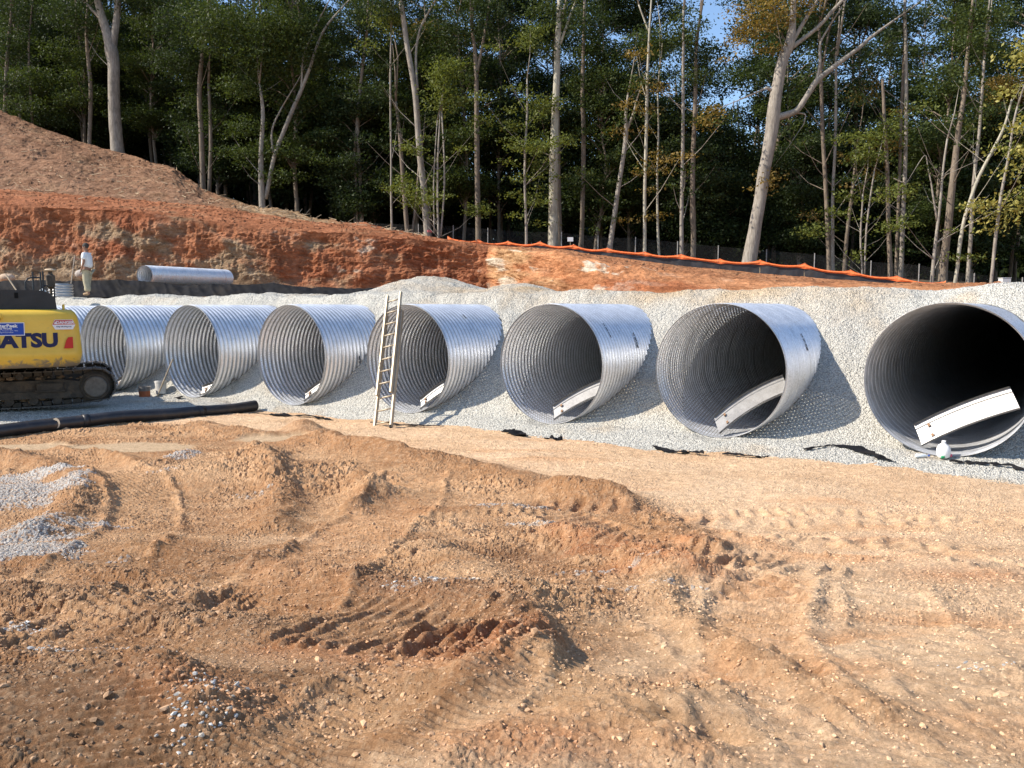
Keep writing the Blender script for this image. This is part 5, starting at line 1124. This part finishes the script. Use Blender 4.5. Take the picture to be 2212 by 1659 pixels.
def hero(name, label, paths, Y, bark, blobs, leaf, dens=38, size=.17, seed=1, group=None, ntw=6, extra_top=True, cat='tree'):
    P0, R0 = px_path(paths[0], Y); base = np.array(P0[0]); fz = base[2]-.25
    t = thing(name, label, cat, (base[0], base[1], fz), 0, group)
    tips = []; tw = []; mb = MB(); nm_ok = name != 'sapling' and not any(k_ in label for k_ in ('snapped', 'broken', 'bare twin', 'yellow green', 'short slanting'))
    for i, p in enumerate(paths):
        P, R = px_path(p, Y)
        if i == 0: P = [np.array(P[0])-np.array((0, 0, .5))]+P; R = [R[0]*1.25]+R; 
        Q, rr = wiggle(P, R, .07, seed+i); mb.tube(Q, rr, 12 if R[0] > .15 else 7)
        if i == 0: tw += twigs(mb, Q, rr, ntw, seed)
        if p[-1][1] > 5 and 'snapped' not in label and 'broken' not in label:   # thin out into the leaves instead of stopping short
            e = Vector(Q[-1])+(Vector(Q[-1])-Vector(Q[-3])).normalized()*(2.2 if name == 'sapling' else 3.0)+Vector((.2, 0, .2)); mb.tube([Q[-1], (Vector(Q[-1])+e)/2+Vector((.06, 0, 0)), e], [rr[-1], rr[-1]*.55, rr[-1]*.12], 6)
            if not (i == 0 and nm_ok): tips.append(np.array(e))
        if extra_top and (paths[i][-1][1] <= 5 or (i == 0 and nm_ok)):       # carry on above the frame
            q = np.array(P[-1])+np.array((random.uniform(-.6, .6), 0, 5)); mb.tube([P[-1], (np.array(P[-1])+q)/2+np.array((.3, 0, 0)), q], [R[-1], R[-1]*.7, R[-1]*.2], 6)
    mb.build('trunk', BARK[bark], t, off=t.location, smooth=True)
    if blobs:
        B = []
        for b in blobs:
            c = at(b[0], b[1], Y+(b[4] if len(b) > 4 else 0)); rx = b[2]/F*Y; rz = b[3]/F*Y; B.append((c, (rx, max(rx*.8, .5), rz)))
        for e in tips: B.append((e-np.array((.1, 0, .5)), (.8, .8, .5))); B.append((e+np.array((.3, .2, .1)), (.7, .7, .35)))
        for e in tw[::2]: q = random.uniform(.5, .95); B.append((e, (q, q, q*.45)))
        if name == 'sapling': dens *= 1.5
        V, Fs = leaves(B, dens, size, seed); obj('crown', V, Fs, LEAF[leaf], t, off=t.location)
    return t
H = [
 ('oak_tree', 'thick grey oak trunk forking near the top, rooted on the dirt mound', [[(255, 328, 27), (248, 240, 24), (246, 150, 23), (240, 110, 26), (235, 80, 20), (216, 20, 15), (210, -10, 13)], [(243, 110, 16), (252, 50, 14), (255, -10, 12)], [(225, 50, 8), (190, 10, 6), (160, -10, 4)]], 54.5, 0, [(150, 30, 60, 40), (300, -20, 80, 50), (205, -30, 60, 40)], 0),
 ('tree', 'slim grey twin stem tree forking low by the mound foot', [[(566, 450, 14), (563, 330, 10), (568, 230, 8), (560, 180, 4)], [(574, 430, 9), (592, 330, 9), (640, 220, 9), (670, 150, 7), (700, 60, 5), (745, 10, 3)], [(590, 330, 5), (585, 280, 4), (610, 230, 3)], [(650, 200, 5), (655, 120, 4), (690, 40, 3)]], 49.5, 0, [(600, 60, 105, 50), (560, 120, 85, 42), (660, 110, 60, 30), (640, 330, 65, 15), (690, 348, 50, 13), (530, 270, 50, 22), (520, 330, 55, 18), (520, 190, 60, 30), (610, 380, 60, 15), (470, 60, 80, 60)], 1),
 ('tree', 'slim pale trunk curving left at the top with a pink tape round its foot', [[(926, 516, 16), (915, 400, 14), (905, 330, 13), (897, 200, 12), (880, 100, 11), (865, -5, 10)], [(902, 195, 6), (898, 140, 5), (903, 70, 5), (935, 10, 4)]], 45.5, 0, [(830, 10, 60, 35), (905, -30, 80, 30)], 0),
 ('tulip_tree', 'tall straight cream coloured trunk, brightest in the middle of the wood', [[(1196, 527, 22), (1196, 400, 19), (1199, 250, 16), (1205, 100, 12), (1210, -5, 9)], [(1210, 95, 6), (1225, 50, 5), (1242, 5, 4)]], 44.8, 2, [(1190, 112, 40, 22), (1240, 130, 25, 15), (1165, 70, 40, 25), (1235, 50, 42, 28), (1150, 100, 30, 18), (1238, 215, 25, 12), (1195, 20, 65, 28), (1250, 170, 22, 10)], 1),
 ('tree', 'dark brown trunk close behind the right side of the cream trunk', [[(1208, 527, 14), (1206, 400, 12), (1204, 300, 10), (1200, 100, 8)]], 46.5, 1, [], 0),
 ('tree', 'dark straight trunk midway between the curving and the cream trunks', [[(1034, 515, 12), (1030, 300, 11), (1030, 150, 9), (1020, 60, 6)], [(1030, 160, 7), (1050, 60, 5), (1060, -5, 4)]], 48, 1, [(1000, 60, 70, 30), (1060, 20, 60, 40), (970, 110, 45, 20)], 0),
 ('sapling', 'slender young tree with tiers of light green leaves left of the cream trunk', [[(1137, 522, 6), (1133, 400, 5), (1135, 300, 5), (1138, 170, 3)]], 43.8, 0, [(1110, 190, 32, 9), (1155, 215, 35, 10), (1105, 238, 30, 8), (1165, 255, 30, 9), (1120, 272, 40, 10), (1170, 290, 30, 9), (1100, 298, 25, 8), (1140, 320, 42, 9), (1175, 348, 30, 8), (1105, 352, 28, 7), (1135, 385, 40, 8), (1170, 405, 28, 7), (1110, 420, 30, 7), (1160, 440, 30, 7), (1125, 466, 30, 6), (1165, 480, 24, 6), (1185, 330, 25, 9), (1190, 380, 24, 8)], 2),
 ('sapling', 'small clump of thin stems under a golden green top, right of the curving trunk', [[(948, 512, 5), (944, 400, 4), (950, 240, 3)], [(952, 510, 4), (960, 400, 4), (955, 240, 3)], [(938, 505, 3), (935, 400, 3), (945, 260, 2)]], 44.5, 0, [(960, 205, 44, 14), (935, 225, 34, 10), (992, 222, 34, 11), (962, 240, 26, 8), (925, 300, 18, 8), (940, 340, 22, 9), (960, 420, 20, 7), (930, 380, 16, 7), (935, 460, 20, 8)], 2),
 ('tree', 'dark trunk rising into shade right of the cream trunk', [[(1256, 520, 10), (1262, 300, 9), (1258, 180, 8), (1262, -5, 6)]], 47.5, 1, [(1270, 60, 60, 40), (1300, 120, 45, 28)], 0),
 ('tree', 'leaning forked trunk with bare twin tips among green and orange leaves', [[(1318, 535, 12), (1330, 450, 10), (1345, 340, 9), (1352, 285, 10), (1350, 260, 7), (1356, 205, 4)], [(1353, 280, 8), (1368, 250, 6), (1377, 215, 4)]], 44, 0, [(1320, 240, 28, 13), (1308, 290, 28, 10), (1330, 335, 28, 12), (1300, 340, 20, 8), (1340, 390, 30, 9), (1310, 430, 28, 8), (1300, 470, 25, 9), (1290, 495, 20, 7), (1325, 470, 25, 7)], 1),
 ('tree', 'straight pale stem hung with orange brown leaves right of the forked trunk', [[(1393, 545, 8), (1392, 400, 7), (1397, 250, 7), (1403, 90, 5), (1408, -5, 3)], [(1402, 70, 4), (1380, 10, 3)]], 43.2, 2, [(1355, 225, 34, 12), (1400, 185, 40, 16), (1440, 200, 25, 10), (1405, 235, 35, 12), (1395, 280, 22, 12), (1425, 350, 42, 12), (1395, 372, 35, 9), (1440, 372, 30, 9), (1420, 325, 22, 8), (1405, 410, 24, 6), (1430, 462, 30, 7), (1400, 470, 20, 5), (1355, 478, 30, 6)], 3),
 ('tree', 'thin stem just right of the orange leaved pale stem', [[(1424, 548, 6), (1421, 440, 5), (1422, 330, 4), (1420, 200, 3)]], 43.6, 2, [(1425, 90, 45, 35), (1450, 140, 35, 20)], 1),
 ('tree', 'dappled grey stem, left one of two side by side left of the big leaning trunk', [[(1472, 550, 9), (1472, 400, 8), (1476, 200, 7), (1478, 20, 5)]], 43, 0, [(1480, 60, 45, 45), (1500, 170, 40, 20), (1465, 300, 30, 12), (1500, 260, 40, 16)], 1),
 ('tree', 'darker stem, right one of two side by side left of the big leaning trunk', [[(1497, 553, 12), (1496, 420, 11), (1500, 280, 9), (1503, 100, 7)]], 44.2, 1, [(1530, 120, 60, 40), (1540, 380, 45, 18), (1520, 330, 45, 18), (1550, 430, 40, 14)], 0),
 ('oak_tree', 'big pale leaning trunk with a long bare limb reaching right', [[(1618, 566, 32), (1630, 500, 28), (1645, 420, 26), (1660, 330, 25), (1669, 262, 29), (1674, 200, 25), (1692, 130, 23), (1705, 95, 22), (1712, 60, 15), (1715, -5, 11)], [(1675, 255, 17), (1702, 247, 14), (1722, 240, 13), (1745, 205, 12), (1765, 172, 12), (1800, 145, 10), (1850, 108, 8), (1890, 75, 6), (1932, 44, 4)], [(1703, 108, 11), (1735, 85, 9), (1770, 58, 8), (1820, 0, 7), (1835, -15, 6)], [(1706, 100, 10), (1740, 40, 8), (1768, -5, 6)], [(1762, 178, 7), (1772, 140, 6), (1768, 100, 5), (1788, 60, 4)], [(1722, 244, 4), (1740, 246, 3), (1737, 265, 2), (1729, 278, 1.5)], [(1668, 195, 8), (1658, 190, 7), (1652, 192, 4)]], 41.2, 0, [(1640, 58, 50, 26), (1592, 92, 36, 14), (1690, 40, 40, 25), (1655, 105, 40, 13), (1625, 25, 55, 22), (1735, 15, 45, 20), (1578, 130, 20, 9), (1700, -20, 80, 20), (1610, 70, 40, 18)], 3),
 ('tree', 'straight brown stem, left of a close pair right of the big leaning trunk', [[(1791, 580, 10), (1785, 440, 9), (1777, 300, 8), (1773, 180, 7), (1770, 60, 6)], [(1775, 150, 5), (1790, 70, 4)]], 42.5, 1, [(1770, 40, 60, 30), (1800, 120, 40, 18)], 0),
 ('tree', 'straight orange tinted stem, right of a close pair right of the big leaning trunk', [[(1801, 582, 8), (1799, 440, 7), (1806, 260, 6), (1808, 120, 5)]], 42, 0, [(1840, 285, 50, 12), (1880, 262, 38, 9), (1820, 300, 30, 9), (1900, 300, 40, 10)], 1),
 ('tree', 'short slanting stem in shade right of the close pair', [[(1824, 583, 9), (1830, 490, 8), (1844, 380, 6), (1850, 320, 4)]], 43.2, 1, [(1850, 340, 40, 16), (1880, 350, 35, 18), (1850, 400, 25, 12)], 3),
 ('sapling', 'pair of very thin grey saplings with yellow leaves near the ground', [[(1862, 592, 4), (1860, 500, 4), (1866, 420, 3)], [(1868, 592, 4), (1872, 480, 4), (1888, 370, 3)]], 40.5, 0, [(1870, 470, 25, 9), (1890, 500, 18, 7), (1855, 540, 22, 8), (1845, 560, 18, 6), (1880, 430, 20, 8)], 2),
 ('tree', 'clean straight grey stem with a snapped top in the right part of the wood', [[(1923, 598, 10), (1917, 450, 9), (1914, 330, 8), (1908, 230, 7), (1906, 170, 5)]], 41, 1, [], 0),
 ('tree', 'straight stem, left of a close pair with mottled bark at right', [[(1937, 598, 8), (1940, 460, 7), (1944, 330, 7), (1950, 180, 6), (1952, 30, 5)]], 42, 1, [(1960, 40, 50, 40), (1930, 100, 45, 25)], 0),
 ('tree', 'straight stem, right of a close pair with mottled bark at right', [[(1945, 600, 10), (1950, 460, 9), (1957, 300, 8), (1958, 120, 7), (1955, -5, 5)]], 41.6, 0, [(1985, 290, 35, 9), (1960, 320, 30, 9), (1985, 520, 40, 10), (1960, 545, 40, 9), (1990, 470, 35, 8), (1975, 430, 30, 7)], 1),
 ('sapling', 'thin grey sapling slanting right beside the thick dark trunk', [[(2012, 608, 8), (2018, 530, 7), (2035, 400, 5), (2048, 300, 4)], [(2025, 480, 5), (2010, 380, 3), (2000, 330, 2), (1985, 350, 1.5)]], 39, 0, [], 0),
 ('tree', 'thick dark grey trunk leaning right near the right edge', [[(2037, 608, 18), (2043, 530, 16), (2055, 420, 14), (2065, 330, 12), (2080, 220, 9), (2090, 100, 7)]], 40, 1, [(2090, 60, 60, 40), (2040, 150, 45, 25), (2080, 250, 45, 14), (2040, 260, 40, 12), (2030, 200, 30, 15)], 1),
 ('tree', 'slender pale trunk bending far right to a broken tip', [[(2062, 612, 8), (2075, 520, 8), (2090, 450, 7), (2115, 380, 7), (2155, 310, 6), (2175, 260, 5), (2187, 215, 4)]], 38.5, 2, [(2080, 555, 52, 7), (2110, 560, 30, 6), (2060, 562, 26, 5), (2075, 500, 26, 8), (2100, 450, 24, 8)], 2),
 ('tree', 'upright grey stem with a pale tie mark left of the yellow leaved tree', [[(2092, 615, 9), (2098, 500, 8), (2105, 380, 7), (2118, 250, 6), (2125, 120, 5)]], 39.6, 0, [(2130, 110, 50, 30), (2100, 180, 35, 18), (2140, 30, 60, 30), (2150, 230, 45, 20)], 1),
 ('tree', 'near tree at the right edge covered in pale yellow green leaves', [[(2140, 615, 7), (2148, 520, 7), (2160, 420, 6), (2180, 320, 5), (2200, 230, 4)], [(2230, 600, 8), (2235, 400, 6), (2220, 260, 4)]], 37.5, 0, [(2195, 275, 25, 18), (2150, 325, 18, 12), (2190, 370, 34, 22), (2130, 440, 36, 18), (2190, 450, 36, 26), (2215, 330, 26, 22), (2170, 480, 30, 12), (2120, 470, 24, 10), (2105, 440, 16, 8), (2150, 500, 22, 9), (2215, 420, 30, 26)], 4),
 ('tree', 'dark double stem in the shade right of the twin stem tree', [[(783, 500, 9), (778, 380, 8), (772, 250, 7), (790, 100, 6)], [(773, 495, 6), (765, 330, 6)]], 50, 1, [(780, 60, 70, 45), (740, 130, 60, 28)], 0),
 ('tree', 'hair thin straight pale stem left of the curving trunk', [[(845, 505, 5), (844, 350, 4), (842, 200, 4), (845, 60, 3)]], 46, 0, [(835, 40, 45, 25), (850, 60, 30, 30)], 2),
 ('tree', 'dark stem splitting in a narrow V just left of the curving trunk', [[(881, 510, 10), (872, 400, 9), (865, 300, 8), (855, 220, 5)], [(890, 508, 6), (900, 440, 6), (905, 360, 5)]], 48, 1, [(800, 200, 60, 25), (850, 260, 40, 16)], 0),
 ('tree', 'pair of dark trunks just above the end of the dirt mound', [[(440, 418, 12), (437, 330, 11), (430, 200, 10), (445, 60, 8)], [(452, 420, 9), (455, 300, 8), (450, 180, 6)]], 52.5, 1, [(420, 60, 90, 55), (380, 130, 70, 38), (470, 250, 40, 20)], 0),
 ('tree', 'dark slim trunk leaning over the top of the dirt mound at far left', [[(192, 310, 8), (196, 200, 8), (186, 100, 7), (190, -5, 5)]], 56, 1, [(130, 110, 50, 30), (80, 170, 60, 25), (160, 210, 50, 22), (240, 250, 25, 14), (60, 230, 60, 20)], 1),
 ('tree', 'dark bushy tree at the far left edge above the mound', [[(10, 250, 8), (15, 130, 7), (25, 20, 5)], [(70, 270, 5), (60, 100, 4), (72, 0, 3)]], 57, 1, [(20, 100, 60, 40), (40, 20, 60, 30), (100, 20, 30, 35), (20, 190, 60, 30), (110, 260, 50, 18), (60, 60, 30, 20)], 0),
]
for i, (nm, lab, paths, Y, bk, bl, lf) in enumerate(H):
    hero(nm, lab, paths, Y, bk, bl, lf, seed=100+i*3, dens={0: 170, 1: 180, 2: 190, 3: 190, 4: 170}[lf], size=.14 if lf < 4 else .17, ntw=(5 if bl and 'cream' not in lab and 'big pale' not in lab and 'thick grey oak' not in lab else 1) if nm != 'sapling' else 10)
o = bpy.data.objects
# pink tape on the curving trunk
tr = [x for x in o if x.get('label', '').startswith('slim pale trunk curving')][0]; p = at(925, 500, 45.5); mb = MB(); mb.tube([p-np.array((0, 0, .06)), p+np.array((0, 0, .06))], .225, 14, cap=False); mb.build('marker_tape', mat('pink_tape', .6, (.75, .2, .2)), tr, off=tr.location)

# middle and back rows: a few kinds of tree, copied
def proto_tree(seed, leaf, h, w, low):
    r = random.Random(seed); t = thing('forest_tree', 'x', 'tree', (0, 0, 0)); mb = MB(); x = 0; pts = []; rad = []
    for i in range(8): pts.append((x, r.uniform(-.1, .1), h*.9*i/7)); rad.append(.13*(1-.8*i/7)); x += r.uniform(-.25, .25)
    Q, rr = wiggle(pts, rad, .12, seed); mb.tube(Q, rr, 8); B = []
    for i in range(44):
        f = r.random()**1.1; z = h*(low+(1-low)*f); a = r.uniform(0, 2*pi); k = min(int(z/(h*.9)*7), 6); L = w*(.35+.65*sin(pi*min(1, .15+.75*f)))*r.uniform(.35, 1.); p0 = Vector(pts[k]); p0.z = z*.93; e = p0+Vector((cos(a)*L, sin(a)*L, .9+.5*r.random()))
        mb.tube([p0, (p0+e)/2+Vector((0, 0, .15)), e], [.05, .035, .012], 5, cap=False); s = r.uniform(.6, 1.3); B.append((np.array(e), (s*1.15, s*1.15, s*.55)))
        if r.random() < .6: B.append((np.array(p0.lerp(e, .55)), (s*.8, s*.8, s*.4)))
    mb.build('trunk', BARK[1], t, smooth=True); V, Fs = leaves(B, 175, .155, seed); obj('crown', V, Fs, LEAF[leaf], t); return t
PROT = [proto_tree(11, 0, 23, 3.4, .18), proto_tree(12, 0, 21, 3.0, .12), proto_tree(13, 1, 19, 3.0, .15), proto_tree(14, 0, 25, 3.6, .25), proto_tree(15, 1, 12, 2.4, .10), proto_tree(16, 0, 8, 2.2, .06), proto_tree(17, 3, 14, 2.4, .3)]
LB = {0: 'tall dark tree', 2: 'mid green tree', 4: 'mid height tree', 5: 'low bushy tree', 6: 'autumn brown tree'}
ROW = [0]
def place(k, x, y, rz, sc, first={}):
    src = PROT[k]
    if k not in first: t = src; first[k] = 1; new = src
    else:
        new = src.copy(); COL.objects.link(new)
        for ch in list(src.children): c_ = ch.copy(); COL.objects.link(c_); c_.parent = new
    new.location = (x, y, float(floor_z(x))-.2); new.rotation_euler = (0, 0, rz); new.scale = (sc, sc, sc)
    kk = {0: 0, 1: 0, 3: 0, 2: 2, 4: 4, 5: 5, 6: 6}[k]; new['label'] = unique(LB[kk], x, y, ROW[0]); new['category'] = 'tree'; new['group'] = {0: 'tall dark trees of the wood', 2: 'mid green trees of the wood', 4: 'understory trees', 5: 'low bushy trees of the wood', 6: 'autumn brown trees of the wood'}[kk]
SHORT = [(249, 'the thick forked trunk on the mound'), (565, 'the slim twin stem tree'), (780, 'the shaded double stem'), (845, 'the hair thin pale stem'), (900, 'the curving trunk'), (955, 'the golden green sapling clump'), (1031, 'the dark straight trunk'), (1135, 'the tiered green sapling'), (1199, 'the cream trunk'), (1258, 'the dark trunk past the cream one'),
    (1340, 'the leaning forked trunk'), (1396, 'the orange leaved stem'), (1485, 'the two side by side stems'), (1650, 'the big leaning trunk'), (1790, 'the close brown pair'), (1868, 'the thin yellow leaved saplings'), (1915, 'the snapped grey stem'), (1952, 'the mottled pair'), (2050, 'the thick dark leaning trunk'), (2170, 'the pale yellow leaved tree'), (440, 'the dark pair above the mound end'), (190, 'the slim trunk on the mound'), (20, 'the far left bushy tree')]
USED = set()
def unique(kind, x, y, row):
    px = 1106+F*x/y
    for d_, nm in sorted((abs(px-a), b) for a, b in SHORT):
        a = [q for q, b in SHORT if b == nm][0]; rel = ('behind' if d_ < 18 else ('just ' if d_ < 60 else 'well ')+('right of' if px > a else 'left of'))
        l = '%s, row %s, %s %s' % (kind, ('nearest', 'second', 'third', 'fourth', 'fifth', 'farthest')[row], rel, nm); l = l.replace('row nearest', 'nearest row').replace('row second', 'second row').replace('row third', 'third row').replace('row fourth', 'fourth row').replace('row fifth', 'fifth row').replace('row farthest', 'farthest row')
        if l not in USED: USED.add(l); return l
    return kind
rr = random.Random(5); cnt = 0
for row, (yy, step, kinds) in enumerate([(50, 4.4, (5, 4, 5, 2)), (52.5, 4.4, (2, 4, 5, 1, 5)), (55, 4.4, (0, 5, 4, 1, 2)), (58.5, 4.6, (0, 1, 5, 3)), (63.5, 4.8, (3, 0, 1, 4, 5)), (69, 5.4, (3, 1, 3, 0))]):
    x = -.72*yy-2; ROW[0] = min(row, 5)
    while x < .72*yy+2:
        k = rr.choice(kinds); k = 6 if rr.random() < .05 else k; y_ = yy+rr.uniform(-1.8, 1.8)+max(0, -x-6)*.42; y_ -= max(0, x-10)*.2
        place(k, x+rr.uniform(-1.4, 1.4), y_, rr.uniform(0, 6.28), rr.uniform(.85, 1.12)); x += step*rr.uniform(.7, 1.3); cnt += 1
print('mid trees', cnt)
# far wood: one mass of trunks and leaves, too many to count
def far_wood():
    r = np.random.default_rng(3); B = []; 
    for i in range(1900):
        x = r.uniform(-75, 75); y = r.uniform(76, 92); z = floor_z(np.array(x))+(r.random()*8 if i % 3 else r.random()*15)
        B.append((np.array((x, y+max(0, -x-12)*.2, z)), (r.uniform(1.5, 3.2), 1.8, r.uniform(.8, 1.6))))
    V, Fs = leaves(B, 7., .55, 8, .2); o = obj('far_woodland', V, Fs, LEAF[0]); tag(o, 'dark mass of leaves of the wood far behind the nearer trees', 'woodland', kind='stuff')
    mb = MB()
    for i in range(60):
        x = r.uniform(-75, 75); y = r.uniform(72, 90); z = float(floor_z(np.array(x))); mb.tube([(x, y, z), (x+r.uniform(-.5, .5), y, z+10), (x+r.uniform(-1, 1), y, z+20)], [.22, .16, .05], 5, cap=False)
    o = mb.build('far_trunks', BARK[1], off=(0, 0, 0)); tag(o, 'crowd of dark distant trunks behind the nearer trees', 'woodland', kind='stuff')
far_wood()
